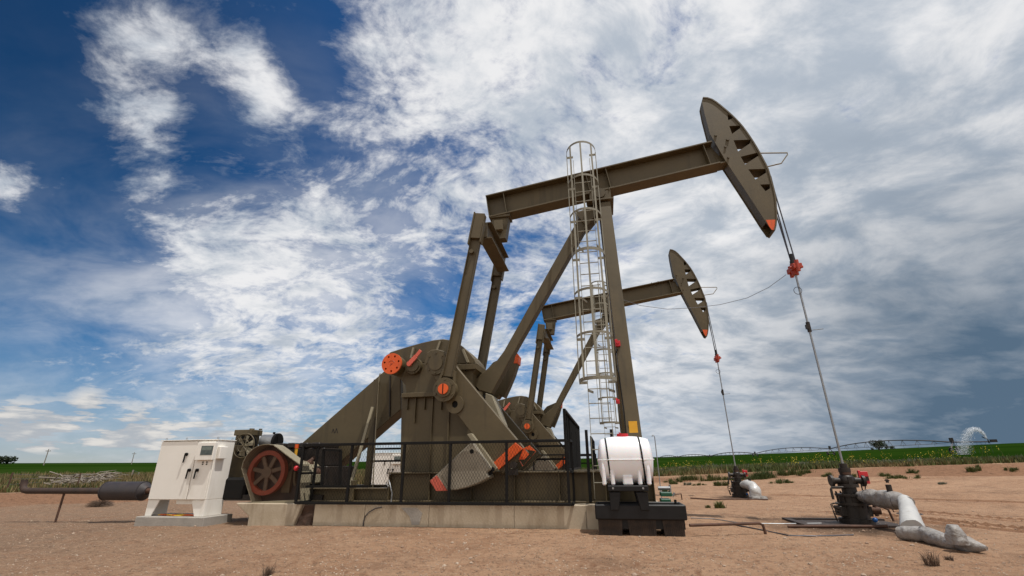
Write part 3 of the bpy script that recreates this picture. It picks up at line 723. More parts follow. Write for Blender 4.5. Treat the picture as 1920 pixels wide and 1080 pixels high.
    # --- samson post
    b1 = W(1187.5, 810, -1.05); bt = W(1130, 385, -.30)
    for s in (-1, 1):
        top = V((bt[0]+.05, .27*s, topz)); lo = V((b1[0], 1.05*s, b1[1])); dd = (top-lo); foot = lo-dd*((lo.z-zt-.02)/dd.z)
        b = MB(); b.bar(foot, top-dd.normalized()*.06, .30, .24, (1, 0, 0)); b.box(foot.x-.24, foot.x+.24, foot.y-.2, foot.y+.2, zt+.002, zt+.035)
        ft = b.build('front_leg', OLIVE, r, .008)
        if s == -1:
            q = V((0, -1, .1)); nn_ = .125
            MB().box(foot.x-.035+.03, foot.x+.09+.03, foot.y-.1, foot.y+.0, 0, 0)
            c1 = X(1186, 790, foot.x+.02); pz = W(1187.5, 801, -1.2)
            tt = (pz[1]-foot.z)/dd.z; cc = foot+dd*tt
            bb = MB().box(pz[0]-.085, pz[0]+.085, cc.y-.135, cc.y-.127, pz[1]-.14, pz[1]+.12); bb.build('warning_sign', YELL, ft)
            for nm, (uu, vv), sc in (('signal_light', (1158, 643), 1), ('signal_light', (1158, 752), .7)):
                pw = W(uu, vv, -.8); tt = (pw[1]-foot.z)/dd.z; cc = foot+dd*tt; pw = W(uu, vv, cc.y-.15)
                MB().box(pw[0]-.055*sc, pw[0]+.055*sc, cc.y-.20, cc.y-.13, pw[1]-.08*sc, pw[1]+.04*sc).cyl((pw[0], cc.y-.2, pw[1]), (pw[0], cc.y-.23, pw[1]), .035*sc, n=12).box(pw[0]-.06*sc, pw[0]+.0, cc.y-.19, cc.y-.14, pw[1]+.04*sc, pw[1]+.08*sc).build(nm, RED, ft, .006)
            pts = []
            for uu, vv in ((1158, 655), (1152, 668), (1154, 680), (1160, 700), (1170, 770), (1174, 812)):
                pw = W(uu, vv, -.85); tt = (pw[1]-foot.z)/dd.z; cc = foot+dd*tt; pw = W(uu, vv, cc.y-.135); pts.append((pw[0], cc.y-.135, pw[1]))
            MB().tube(pts, .012, 5).build('power_cable', BLACK, ft)
    b = MB(); g1 = foot+dd*.35; b.bar((g1.x, -g1.y+.1, g1.z), (g1.x, g1.y-.1, g1.z), .12, .12, (1, 0, 0)); b.build('cross_brace', OLIVE, r, .004)
    # rear leg with flared foot
    t0 = W(1101, 390, -.14); bl = Wp([(1089,402),(1112,402),(975,640),(921,738),(898,731),(886,716),(900,703),(931,677),(945,658)], -.16)
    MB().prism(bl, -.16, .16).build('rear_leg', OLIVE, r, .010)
    bl = Wp([(912,738),(924,742),(944,795),(955,884),(905,884)], -.2)
    b = MB().prism([(x, max(z, zt+.003)) for x, z in bl], -.3, .3)
    b.build('leg_stand', OLIVE2, r, .008)
    bl = Wp([(1078,400),(1120,385),(1124,396),(1100,425)], -.2); MB().prism(bl, -.24, .24).build('leg_cap', OLIVE, r, .006)
    # --- belt guard on the far side
    bg_ = Wp([(560,836),(727,690),(745,686),(751,700),(751,768),(606,894),(600,905),(566,905)], .45)
    gd = MB().prism(bg_, .45, .98).build('belt_guard', OLIVE, r, .012)
    q = Wp([(740,716),(751,712),(751,768),(733,784)], .44)
    b = MB(); (xa, za), (xb, zb) = W(732, 704, .44), W(731, 781, .44); b.bar((xa, .43, za), (xb, .43, zb), .03, .04, (1, 0, 0)); b.build('guard_seam', DARK, gd)
    b = MB()
    for (ua, va, ub, vb) in ((622,812,625,804),(625,804,627,812),(628,812,631,803),(631,803,633,812)):
        (xa, za), (xb, zb) = W(ua, va, .447), W(ub, vb, .447); b.bar((xa, .448, za), (xb, .448, zb), .018, .003, (1, 0, 0))
    b.build('maker_emblem', DARK, gd)
    b = MB(); (xa, za), (xb, zb) = W(707, 712, .2), W(688, 922, .2); b.bar((xa, .2, za), (xb, .2, zb), .13, .13, (1, 0, 0)); b.build('guard_post', OLIVE, r, .004)
    b = MB(); (xa, za), (xb, zb) = W(697, 763, .0), W(656, 915, -.5); b.bar((xa, .05, za), (xb, -.5, zb), .07, .05, (1, 0, 0)); b.build('guard_brace', OLIVE2, r, .003)
    b = MB(); pts = [W(u_, v_, -.3) for u_, v_ in ((722,702),(712,701),(711,706),(705,800),(699,914))]; b.tube([(x, -.3, z) for x, z in pts], .014, 6); b.build('brake_rod', OLIVE2, r)
    # low housing behind the fence at the guard's foot
    (xa, za), (xb, zb) = W(568, 848, .3), W(604, 905, .3); MB().box(xa, xb, .10, .44, zb-.1, za).build('sheave_housing', DARK, r, .01)
    # --- horsehead
    zh = lambda x, y: (1280+x/3.723, 170+y/3.723)
    out = [(140,50),(172,52),(205,63),(235,82),(260,102),(290,127),(320,152),(345,175),(370,200),(395,226),(420,255),(446,290),(470,325),(493,360),(515,397),(538,437),(560,480),(579,515),(595,550),(608,593),(620,640),(630,670),(638,705),(645,745),(650,790),(653,850),(653,900),(648,945),(640,975),(622,972),(580,915),(450,715),(300,490),(190,300),(150,150),(135,75)]
    hol = [[(312,163),(352,182),(345,195),(318,206)],[(325,246),(402,243),(400,262),(345,302)],[(355,346),(474,341),(472,366),(387,424)],[(405,461),(520,432),(533,452),(435,515)],[(458,549),(578,545),(583,572),(508,620)],[(540,655),(608,652),(610,682),(578,702)]]
    OUT = Wp(out, -.20, zh); HOL = [Wp(h, -.20, zh) for h in hol]
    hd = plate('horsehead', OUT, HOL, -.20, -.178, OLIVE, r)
    plate('far_side_plate', OUT, HOL, .178, .20, OLIVE, hd)
    b = MB()                                       # curved face
    arcp = OUT[0:29]
    for i in range(len(arcp)-1):
        (xa, za), (xb, zb) = arcp[i], arcp[i+1]; b.bar((xa, 0, za), (xb+(xb-xa)*.02, 0, zb+(zb-za)*.02), .44, .035, (0, 1, 0))
    b.build('curved_face', OLIVE, hd)
    b = MB(); bk = OUT[30:]+[OUT[0]]
    for i in range(len(bk)-1):
        (xa, za), (xb, zb) = bk[i], bk[i+1]
        b.bar((xa+.03, 0, za+.01), (xb+.03, 0, zb+.01), .35, .025, (0, 1, 0))
    b.build('back_plate', OLIVE, hd)
    b = MB()
    for h in HOL:
        (xa, za), (xb, zb) = h[0], h[1]; b.bar((xa-.03, 0, za+.006), (xb+.02, 0, zb+.006), .35, .014, (0, 1, 0))
    b.build('rib_plates', OLIVE, hd)
    tp = Wp([(581,902),(653,900),(649,945),(641,973),(622,971),(604,948)], -.203, zh)
    MB().prism(tp, -.2035, -.2003).build('painted_tip', ORANGE, hd)
    b = MB()
    for zx, zy, rr in ((230,312,.035),(298,392,.03),(318,466,.03),(314,340,.045)):
        q = W(*zh(zx, zy), -.2); b.cyl((q[0], -.23, q[1]), (q[0], -.198, q[1]), rr, n=10)
    b.build('bolts', OLIVE, hd)
    wl = [W(*zh(*p), 0) for p in ((540,452),(730,434),(731,447),(688,508),(580,521))]
    b = MB(); pts = [(x, 0, z) for x, z in wl]; pts[0] = (pts[0][0]-.12, -.12, pts[0][2]); pts[-1] = (pts[-1][0]-.12, .12, pts[-1][2])
    b.tube(pts, .017, 6); b.build('wire_line_guide', OLIVE2, hd)
    # --- bridle, carrier bar, polished rod
    zcar = W(1488, 507, 0)[1]
    b = MB()
    fx = max(x for x, z in OUT); zt_ = [z for x, z in OUT if abs(x-fx) < 1e-6][0]
    for yy, xo in ((-.14, .02), (.14, .02), (.0, -.03)):
        b.tube([(fx+.035, yy, zt_+.35), (fx+.035, yy, zt_-.1), (0+xo, yy*.75, zcar+.16)], .015, 6)
    b.build('bridle_cable', CABLE, r)
    b = MB(); b.box(-.09, .10, -.22, .22, zcar-.02, zcar+.10); b.cyl((0, 0, zcar-.12), (0, 0, zcar+.16), .075, n=14); b.cyl((0, -.2, zcar-.1), (0, -.2, zcar+.18), .045, n=10); b.cyl((0, .2, zcar-.1), (0, .2, zcar+.18), .045, n=10)
    b.cyl((-.13, -.1, zcar+.04), (.15, -.1, zcar+.04), .035, n=8); b.build('carrier_bar', mat('carrier_red', (0.45, 0.05, 0.02), (0.30, 0.04, 0.02), .5, scale=12), r, .008)
    b = MB(); b.cyl((0, 0, zcar+.16), (0, 0, zcar+.24), .06, n=12); b.cyl((0, 0, zcar+.24), (0, 0, zcar+.42), .045, n=12); b.build('rod_clamp', DARK, r)
    z_w = W(1584, 868, 0)[1]
    b = MB(); b.cyl((0, 0, z_w-.02), (0, 0, zcar+.4), .022, n=10); pr_ = b.build('polished_rod', STEEL, r)
    zc_ = W(1517, 612, 0)[1]
    b = MB(); b.cyl((0, 0, zc_-.13), (0, 0, zc_+.10), .042, n=10); b.box(-.06, .02, -.04, .03, zc_-.06, zc_+.04); b.tube([(.03, 0, zc_-.09), (.14, -.02, zc_-.09), (.28, -.02, zc_-.08)], .008, 5); b.build('rod_sensor', DARK, pr_)
    zl_ = W(1491, 546, 0)[1]
    b = MB(); b.tube([(-.05+.085*math.cos(t*.4488), -.03, zl_+.09*math.sin(t*.4488)) for t in range(14)], .007, 5, closed=True); b.build('wire_coil', CABLE, pr_)
    # load cell wire drooping back to the post
    pts = [W(1474, 515, 0), W(1440, 540, 0), W(1400, 560, 0), W(1350, 573, 0), W(1300, 580, 0), W(1250, 583, 0), W(1200, 577, 0), W(1152, 562, 0)]
    MB().tube([(x, -.2*i/7, z) for i, (x, z) in enumerate(pts)], .006, 4).build('signal_wire', CABLE, r)
    # --- ladder with safety cage
    xa, xb = -5.02, -4.58; xm = (xa+xb)/2
    yl = lambda z: -1.36+(z-.7)*.0995
    zb_, ztop = .66, 9.05
    b = MB()
    for x in (xa, xb): b.bar((x, yl(zb_), zb_), (x, yl(ztop), ztop), .012, .05, (1, 0, 0))
    z = .95; n_ = 0
    while z < 8.35: b.cyl((xa, yl(z), z), (xb, yl(z), z), .011, n=6, caps=False); z += .305
    ld = b.build('ladder', LADM, r)
    rc = .385
    def hoop(z, th=.055):
        h = MB(); pts = []
        for i in range(15):
            a = math.pi*(i/14); pts.append((xm-rc*math.cos(a), yl(z)-.16-(rc+.10)*math.sin(a), z))
        pts = [(xm-rc, yl(z)-.02, z)]+pts+[(xm+rc, yl(z)-.02, z)]
        for i in range(len(pts)-1): h.bar(pts[i], pts[i+1], .008, th)
        for sg in (-1, 1): h.box(min(xm+sg*.22, xm+sg*rc), max(xm+sg*.22, xm+sg*rc), yl(z)-.03, yl(z)-.015, z-.03, z+.03)
        return h
    ZH = []
    for v in (264, 326, 390, 465, 540, 622, 708):
        lo_, hi_ = .5, 12
        for _ in range(40):
            md = (lo_+hi_)/2; zz = W(1100, v, yl(md)-.16-rc-.1)[1]
            if zz > md: lo_ = md
            else: hi_ = md
        ZH.append(lo_)
    for i, z in enumerate(ZH): hoop(z, .075 if i in (3, 6) else .055).build('cage_hoop', LADM, ld)
    for k in range(5):
        a = math.pi*(.0+k/4); x = xm-rc*math.cos(a); oy = -.16-(rc+.10)*math.sin(a)
        if k in (0, 4): oy = -.12
        z0, z1 = ZH[-1], ZH[0]; MB().bar((x, yl(z0)+oy, z0), (x, yl(z1)+oy, z1), .042 if 0 < k < 4 else .02, .010, (math.sin(a), math.cos(a), 0) if False else (1, 0, 0)).build('cage_bar', LADM, ld)
    b = MB()
    for z in (2.75, 4.9, 6.3):
        for x in (xa, xb): b.bar((x, yl(z), z), (x+.1 if x == xa else x+.12, yl(z)+.30, z), .05, .02, (0, 0, 1))
    b.build('ladder_bracket', LADM, ld)
    return r
PJ = make_pumpjack()
PJ2 = dup(PJ, T2, 'second, more distant olive pumpjack beyond the ladder, the smaller looking of the two')
for o in list(PJ2.children):
    if o.name.startswith('signal_wire'): bpy.data.objects.remove(o)

# ================================================================== FOUNDATIONS
def make_foundation():
    r = thing('concrete_foundation', 'long low tan concrete foundation under the front pumpjack and its black fence', 'foundation', (-8, 0, .1), 'pumpjack foundations')
    yc = -1.40
    for (ua, ub, yb) in ((584, 1400, 1.5),):
        x0 = W(585, 985, yc)[0]; x1 = -3.75; lst = [x0, -9.75, -8.35, -6.6, -5.2, x1]
        b = MB()
        for i in range(len(lst)-1): b.box(lst[i]+.0035, lst[i+1]-.0035, yc, yb, -.15, .555)
        b.build('main_block', CONC, r, .012)
        MB().box(x0+.02, x1-.02, yc+.02, yb-.02, -.15, .545).build('joint_fill', PADC, r)
    x0 = W(463, 985, yc)[0]; xt = W(445, 950, yc)[0]; x1 = W(550, 985, yc)[0]; x2 = W(566, 950, yc)[0]
    MB().prism([(x0, -.15), (x1, -.15), (x1, .14), (x2, .555), (xt-.06, .555), (x0, .30)], yc, 1.4).build('engine_block_footing', CONC, r, .015)
    xg = W(585, 985, yc)[0]
    b = MB(); random.seed(3); nx, ny = 12, 24; vs = []; x_l = x1-.14
    for j in range(ny):
        for i in range(nx):
            x = x_l+(xg-x_l+.0)*i/(nx-1); z = .0+.52*j/(ny-1); y = yc+.12-.10*(1-j/(ny-1))+noise.noise(V((x*7, z*7, 1)))*.07+.05*abs(i/(nx-1)-.5)
            vs.append((x, y, z))
    b.add(vs, [(j*nx+i, j*nx+i+1, (j+1)*nx+i+1, (j+1)*nx+i) for j in range(ny-1) for i in range(nx-1)], True)
    o = len(b.v)
    b.box(x_l, xg, yc+.25, 1.4, -.1, .45)
    b.build('earth_filled_gap', EARTHD, r)
    # brushed repair streaks of pale mortar
    b = MB(); pl = Wp([(752,952),(782,952),(792,962),(786,984),(772,984),(768,968)], yc)
    b.prism(pl, yc-.006, yc+.02); b.build('mortar_patch', PADC, r)
    return r
FD = make_foundation()
FD2 = dup(FD, T2, 'concrete foundation under the more distant pumpjack')

# ================================================================== GUARD FENCE
def mesh_rect(b, o, ex, ez, w, h, pitch, rad):
    # diamonds clipped to the rectangle, wires along both diagonals (slope 1:1.7)
    o = V(o); ex = V(ex); ez = V(ez); k = 1.7
    for sg in (1, -1):
        c = -h/k if sg == 1 else 0
        end = w if sg == 1 else w+h/k
        while c < end:
            a0 = c; a1 = c+sg*h/k; s0, s1 = 0., 1.
            lo, hi = min(a0, a1), max(a0, a1)
            if a1 != a0:
                tA = (0-a0)/(a1-a0); tB = (w-a0)/(a1-a0); s0 = max(0, min(tA, tB)); s1 = min(1, max(tA, tB))
            if s1 > s0+.01:
                p = o+ex*(a0+(a1-a0)*s0)+ez*(h*s0); q = o+ex*(a0+(a1-a0)*s1)+ez*(h*s1); b.cyl(p, q, rad, n=3, caps=False)
            c += pitch
def make_fence():
    r = thing('guard_fence', 'black steel guard fence with diamond mesh panels around the front pumpjack cranks', 'fence', (-8, -1.5, .56), 'black guard fences')
    y = -1.5; zb, zt = .575, 1.735
    xs = [W(u, 890, y)[0] for u in (562, 655, 755, 843, 950, 1065)]
    def sq(b, p, q, w=.045): return b.bar(p, q, w, w, (1, 0, 0) if abs(p[0]-q[0]) < 1e-6 else (0, 0, 1))
    for i in range(5):
        b = MB(); x0, x1 = xs[i], xs[i+1]
        mesh_rect(b, (x0, y, zb), (1, 0, 0), (0, 0, 1), x1-x0, zt-zb, .062, .0023); b.build('mesh_panel', BLACK, r)
    for x in xs: sq(MB(), (x, y, zb-.015), (x, y, zt+.01), .05).build('post', BLACK, r, .004)
    b = MB(); sq(b, (xs[0], y, zt), (xs[-1], y, zt), .055); b.build('top_rail', BLACK, r, .004)
    b = MB(); b.bar((xs[0], y, zb), (xs[-1]+.05, y, zb), .05, .07, (0, 0, 1)); b.build('bottom_rail', BLACK, r, .004)
    # left gate frame seen through the panel, and the end returns
    b = MB(); q = [W(607, 843, -1.15), W(639, 845, -1.15), W(637, 912, -1.15), W(603, 912, -1.15)]
    for i in range(4): b.bar((q[i][0], -1.15, q[i][1]), (q[(i+1) % 4][0], -1.15, q[(i+1) % 4][1]), .05, .05, (0, 1, 0))
    b.bar((xs[0], -1.2, q[3][1]), (xs[1]+.3, -1.2, q[3][1]), .05, .05, (0, 1, 0)); b.build('inner_frame', BLACK, r)
    for xx in (xs[0], xs[-1]+.06):
        b = MB()
        for z in (zb, (zb+zt)/2, zt): b.bar((xx, y, z), (xx, y+.55, z), .045, .045, (0, 0, 1))
        b.bar((xx, y+.55, zb), (xx, y+.55, zt), .045, .045, (1, 0, 0)); b.build('end_return', BLACK, r)
    # far side rails
    yy = 1.5; b = MB()
    for z in (zt, zt-.32): b.bar((-11.2, yy, z), (-5.6, yy, z), .05, .05, (0, 0, 1))
    for x in (-11.2, -9.9, -8.6, -7.2, -5.6): b.bar((x, yy, .57), (x, yy, zt), .05, .05, (1, 0, 0))
    b.build('far_side_rail', BLACK, r)
    # tall corner panel across the walkway (runs front to back)
    xp = -5.62
    n0 = X(1057.5, 768, xp); n1 = X(1085, 801, xp); f1 = X(1088, 877, xp); f0 = (n0[0], W(1063, 876, n0[0])[1])
    b = MB(); P_ = [(xp, n0[0], n0[1]), (xp, n1[0], n1[1]), (xp, f1[0], f1[1]), (xp, n0[0], f1[1])]
    for i in range(4): b.bar(P_[i], P_[(i+1) % 4], .06, .05, (1, 0, 0))
    for t in (.33, .66):
        ya = n0[0]+(n1[0]-n0[0])*t; b.bar((xp, ya, f1[1]), (xp, ya, n0[1]+(n1[1]-n0[1])*t), .03, .03, (1, 0, 0))
    k = 0
    Lp = n1[0]-n0[0]
    for i in range(int(Lp/.05)):
        ya = n0[0]+.05*i+.02; b.cyl((xp, ya, f1[1]), (xp, min(ya+.35, n1[0]), min(n0[1], n1[1])-.0+(n0[1]-n1[1])*(1-min(1, (ya+.35-n0[0])/Lp))*.9), .006, n=3, caps=False)
    b.build('tall_corner_panel', BLACK, r)
    xp2 = -5.02
    b = MB(); a = X(1102, 806, xp2); c = X(1107, 877, xp2); b.bar((xp2-.1, -1.0, .58), (xp2-.1, -1.0, W(1103, 806, -1.0)[1]), .06, .06, (1, 0, 0))
    b.bar((xp2+.42, -1.0, .58), (xp2+.42, -1.0, W(1149, 805, -1.0)[1]), .07, .07, (1, 0, 0)); b.build('gate_post', BLACK, r)
    b = MB(); y0_ = -.9; z1_ = W(1107, 822, y0_)[1]
    for pa, pb in (((xp2, y0_, 1.2), (xp2, y0_, z1_)), ((xp2, y0_, z1_), (xp2, .4, z1_-.25)), ((xp2, .4, z1_-.25), (xp2, .4, 1.2))): b.bar(pa, pb, .04, .04, (1, 0, 0))
    for i in range(12): b.cyl((xp2, y0_+.1*i, 1.2), (xp2, y0_+.1*i, z1_-.02*i), .008, n=3, caps=False)
    b.build('side_gate', BLACK, r)
    return r
FN = make_fence()
FN2 = dup(FN, T2, 'black steel guard fence around the more distant pumpjack')

# ================================================================== ENGINE
def make_engine():
    r = thing('gas_engine', 'olive gas engine with red flywheel wheel behind a mesh guard, beside the white cabinet', 'engine', (-12.2, -.4, .565), 'pumpjack engines')
    ze = lambda x, y: (430+x/6.355, 790+y/6.355)
    y = -1.32
    # radiator
    a = W(*ze(95, 112), -.6); b_ = W(*ze(402, 112), -.24); c = W(*ze(30, 590), -.6)
    rad = MB().box(a[0]-.02, b_[0]-.03, -.60, -.28, .98, a[1]-.12).build('radiator', OLIVE, r, .01)
    MB().box(a[0]-.05, b_[0], -.64, -.24, a[1]-.118, a[1]+.02).cyl((a[0]+.25, -.4, a[1]+.02), (a[0]+.25, -.4, a[1]+.06), .06, n=12).cyl((a[0]+.5, -.4, a[1]+.02), (a[0]+.5, -.4, a[1]+.05), .04, n=10).build('radiator_tank', OLIVE, rad, .01)
    fc = W(*ze(185, 290), -.66); fr_ = .285
    MB().cyl((fc[0], -.61, fc[1]), (fc[0], -.602, fc[1]), fr_, n=28).build('fan_opening', BLACK, rad)
    b = MB(); b.tube([(fc[0]+fr_*math.cos(i*.2244), -.70, fc[1]+fr_*math.sin(i*.2244)) for i in range(28)], .014, 6, closed=True)
    b.tube([(fc[0]+.15*math.cos(i*.2244), -.72, fc[1]+.15*math.sin(i*.2244)) for i in range(28)], .007, 4, closed=True)
    for k in range(8): b.cyl((fc[0], -.73, fc[1]), (fc[0]+fr_*math.cos(k*.785), -.70, fc[1]+fr_*math.sin(k*.785)), .006, n=4)
    b.build('fan_guard', OLIVE, rad)
    b = MB(); b.cyl((fc[0], -.70, fc[1]), (fc[0], -.62, fc[1]), .05, n=12)
    for k in range(6):
        t = k*1.047+.3; d = V((math.cos(t), 0, math.sin(t))); p = V((-math.sin(t), 0, math.cos(t)))
        ce = V((fc[0], -.665, fc[1])); b.add([ce+d*.04-p*.03+V((0,-.02,0)), ce+d*.04+p*.03+V((0,.02,0)), ce+d*.24+p*.085+V((0,.03,0)), ce+d*.24-p*.06+V((0,-.03,0))], [(0,1,2,3),(3,2,1,0)])
    b.build('fan', OLIVE2, rad)
    # engine block, dark mass of heads and manifolds
    e0 = W(*ze(20, 990), -.5); zc = .575
    b = MB(); b.box(e0[0]+.35, -11.25, -.55, .75, .72, 1.30); b.box(-12.9, -11.5, -.35, .55, 1.30, 1.72)
    for i in range(4): b.box(-12.8+.33*i, -12.58+.33*i, -.45, .45, 1.72, 1.84)
    blk = b.build('engine_block', DARK, r, .02)
    b = MB(); b.cyl((-12.9, -.62, 1.35), (-11.6, -.62, 1.35), .07, n=12)
    for i in range(4): b.cyl((-12.75+.33*i, -.62, 1.35), (-12.75+.33*i, -.3, 1.5), .045, n=10)
    b.cyl((-12.3, -.7, 1.0), (-12.3, -.55, 1.0), .14, n=16); b.cyl((-11.5, -.75, 1.15), (-11.5, -.55, 1.15), .11, n=16)
    b.build('exhaust_manifold', BROWNS, blk)
    MB().box(e0[0]+.15, -11.05, -.93, .93, .572, .70).build('engine_skid', DARK, r, .01)
    q = W(*ze(5, 670), -.9); q1 = W(*ze(170, 670), -.9); MB().box(q[0]-.22, q1[0]+.12, -.95, -.35, .578, q[1]).build('battery_box', BLACK, r, .05)
    # air cleaner
    a = W(497, 828, -.30); b_ = W(518, 828, -.30); ra = .175
    ac = MB().cyl((a[0]-.05, -.30, a[1]), (b_[0], -.30, b_[1]), ra, n=28).build('air_cleaner', STEEL, r, .01)
    MB().cyl((b_[0]-.01, -.30, a[1]), (b_[0]+.06, -.30, a[1]), ra+.02, n=28).build('intake_hood', BLACK, ac, .01)
    b = MB(); b.bar((b_[0]+.08, -.36, a[1]+.14), (b_[0]+.11, -.36, a[1]-.16), .02, .02, (0, 1, 0)); b.bar((b_[0]-.05, -.62, a[1]-.12), (b_[0]+.26, -.62, a[1]-.22), .025, .025, (0, 1, 0)); b.cyl((b_[0]-.1, -.30, a[1]+ra), (b_[0]-.1, -.30, a[1]+ra+.05), .03, n=8); b.build('hood_bracket', BLACK, ac)
    # flywheel
    c = W(*ze(452, 610), -1.15); rf = .475
    b = MB(); outer = [(c[0]+rf*math.cos(i*.1309), c[1]+rf*math.sin(i*.1309)) for i in range(48)]
    inner = [(c[0]+rf*.80*math.cos(i*.1309), c[1]+rf*.80*math.sin(i*.1309)) for i in range(48)]
    fw = plate('flywheel', outer, [inner], -1.20, -1.08, FLYRED, r)
    b = MB(); b.cyl((c[0], -1.19, c[1]), (c[0], -.6, c[1]), .085, n=20); b.cyl((c[0], -1.185, c[1]), (c[0], -1.10, c[1]), .12, n=20)
    for k in range(7):
        t = 2*math.pi*k/7+.25; d = V((math.cos(t), 0, math.sin(t)))
        b.bar(V((c[0], -1.14, c[1]))+d*.09, V((c[0], -1.14, c[1]))+d*(rf*.81), .085, .04, V((-math.sin(t), 0, math.cos(t))))
    b.build('spokes', mat('brown_spokes', (0.15, 0.10, 0.06), (0.10, 0.07, 0.045), .6, scale=6), fw, .004)
    MB().cyl((c[0], -1.07, c[1]), (c[0], -1.05, c[1]), rf*.98, n=40).build('clutch_plate', DARK, fw)
    # guard: band around the wheel + mesh face
    gp = [(272,985),(145,560),(165,485),(200,415),(240,365),(285,325),(340,295),(400,278),(460,274),(520,282),(590,330),(700,415),(838,515),(850,960)]
    G_ = [W(*ze(*p), -1.30) for p in gp]
    b = MB()
    for i in range(len(G_)-1):
        (xa, za), (xb, zb) = G_[i], G_[i+1]; b.bar((xa, -1.13, za), (xb, -1.13, zb), .34, .014, (0, 1, 0))
    (xa, za), (xb, zb) = G_[-1], G_[0]; b.bar((xa, -1.28, za+.02), (xb, -1.28, zb+.02), .05, .05, (0, 1, 0))
    b.build('guard_band', OLIVE2, r)
    MB().prism(G_, -.985, -.965).build('guard_back', DARK, r)
    b = MB()
    def inside(x, z):
        k = False; n = len(G_)
        for i in range(n):
            (x0, z0), (x1, z1) = G_[i], G_[(i+1) % n]
            if (z0 > z) != (z1 > z) and x < (x1-x0)*(z-z0)/(z1-z0)+x0: k = not k
        return k
    x0 = min(p[0] for p in G_); x1 = max(p[0] for p in G_); z0 = min(p[1] for p in G_); z1 = max(p[1] for p in G_)
    for sg in (1, -1):
        cc = x0-(z1-z0)
        while cc < x1+(z1-z0):
            run = None; st = 60
            for k in range(st+1):
                t = k/st; x = cc+sg*(z1-z0)*t if sg == 1 else cc+(z1-z0)*(1-t); z = z0+(z1-z0)*t
                ins = inside(x, z)
                if ins and run is None: run = (x, z)
                if run and (not ins or k == st):
                    b.cyl((run[0], -1.30, run[1]), (x, -1.30, z), .0022, n=3, caps=False); run = None
            cc += .045
    b.build('guard_mesh', BROWNS, r)
    # rounded belt housing end to the right, beacon, red knob
    cc = W(*ze(850, 640), -.6); b = MB(); 
    pts = [W(*ze(x_, y_), -.9) for x_, y_ in ((838,470),(880,490),(930,540),(965,590),(985,640),(985,745),(838,745))]
    b.prism(pts, -.95, -.35); b.build('belt_housing', OLIVE2, r, .03)
    q = W(*ze(798, 340), -.7); MB().cyl((q[0], -.7, q[1]-.2), (q[0], -.7, q[1]+.10), .035, n=12).build('relief_pipe', YELL, r)
    q2 = W(*ze(803, 300), -.7); MB().cyl((q2[0], -.7, q2[1]-.04), (q2[0], -.7, q2[1]+.05), .045, n=12).build('pipe_cap', ORANGE, r)
    q = W(*ze(797, 560), -1.36); MB().ball((q[0], -1.36, q[1]), .055, 12).cyl((q[0], -1.36, q[1]), (q[0]-.02, -1.2, q[1]), .02, n=8).build('clutch_knob', RED, r)
    b = MB(); q = [W(*ze(x_, y_), -1.0) for x_, y_ in ((700,560),(745,480),(760,560),(720,640),(735,740))]; b.tube([(x_, -1.0, z_) for x_, z_ in q], .03, 6); q = [W(*ze(x_, y_), -1.0) for x_, y_ in ((800,600),(790,700),(800,760))]; b.tube([(x_, -1.05, z_) for x_, z_ in q], .03, 6)
    b.box(q[0][0]-.28, q[0][0]-.08, -1.05, -.8, .75, q[0][1]); b.build('governor_linkage', OLIVE, r)
    return r
EN = make_engine()
EN2 = dup(EN, T2, 'gas engine of the more distant pumpjack, almost hidden behind the front gearbox')

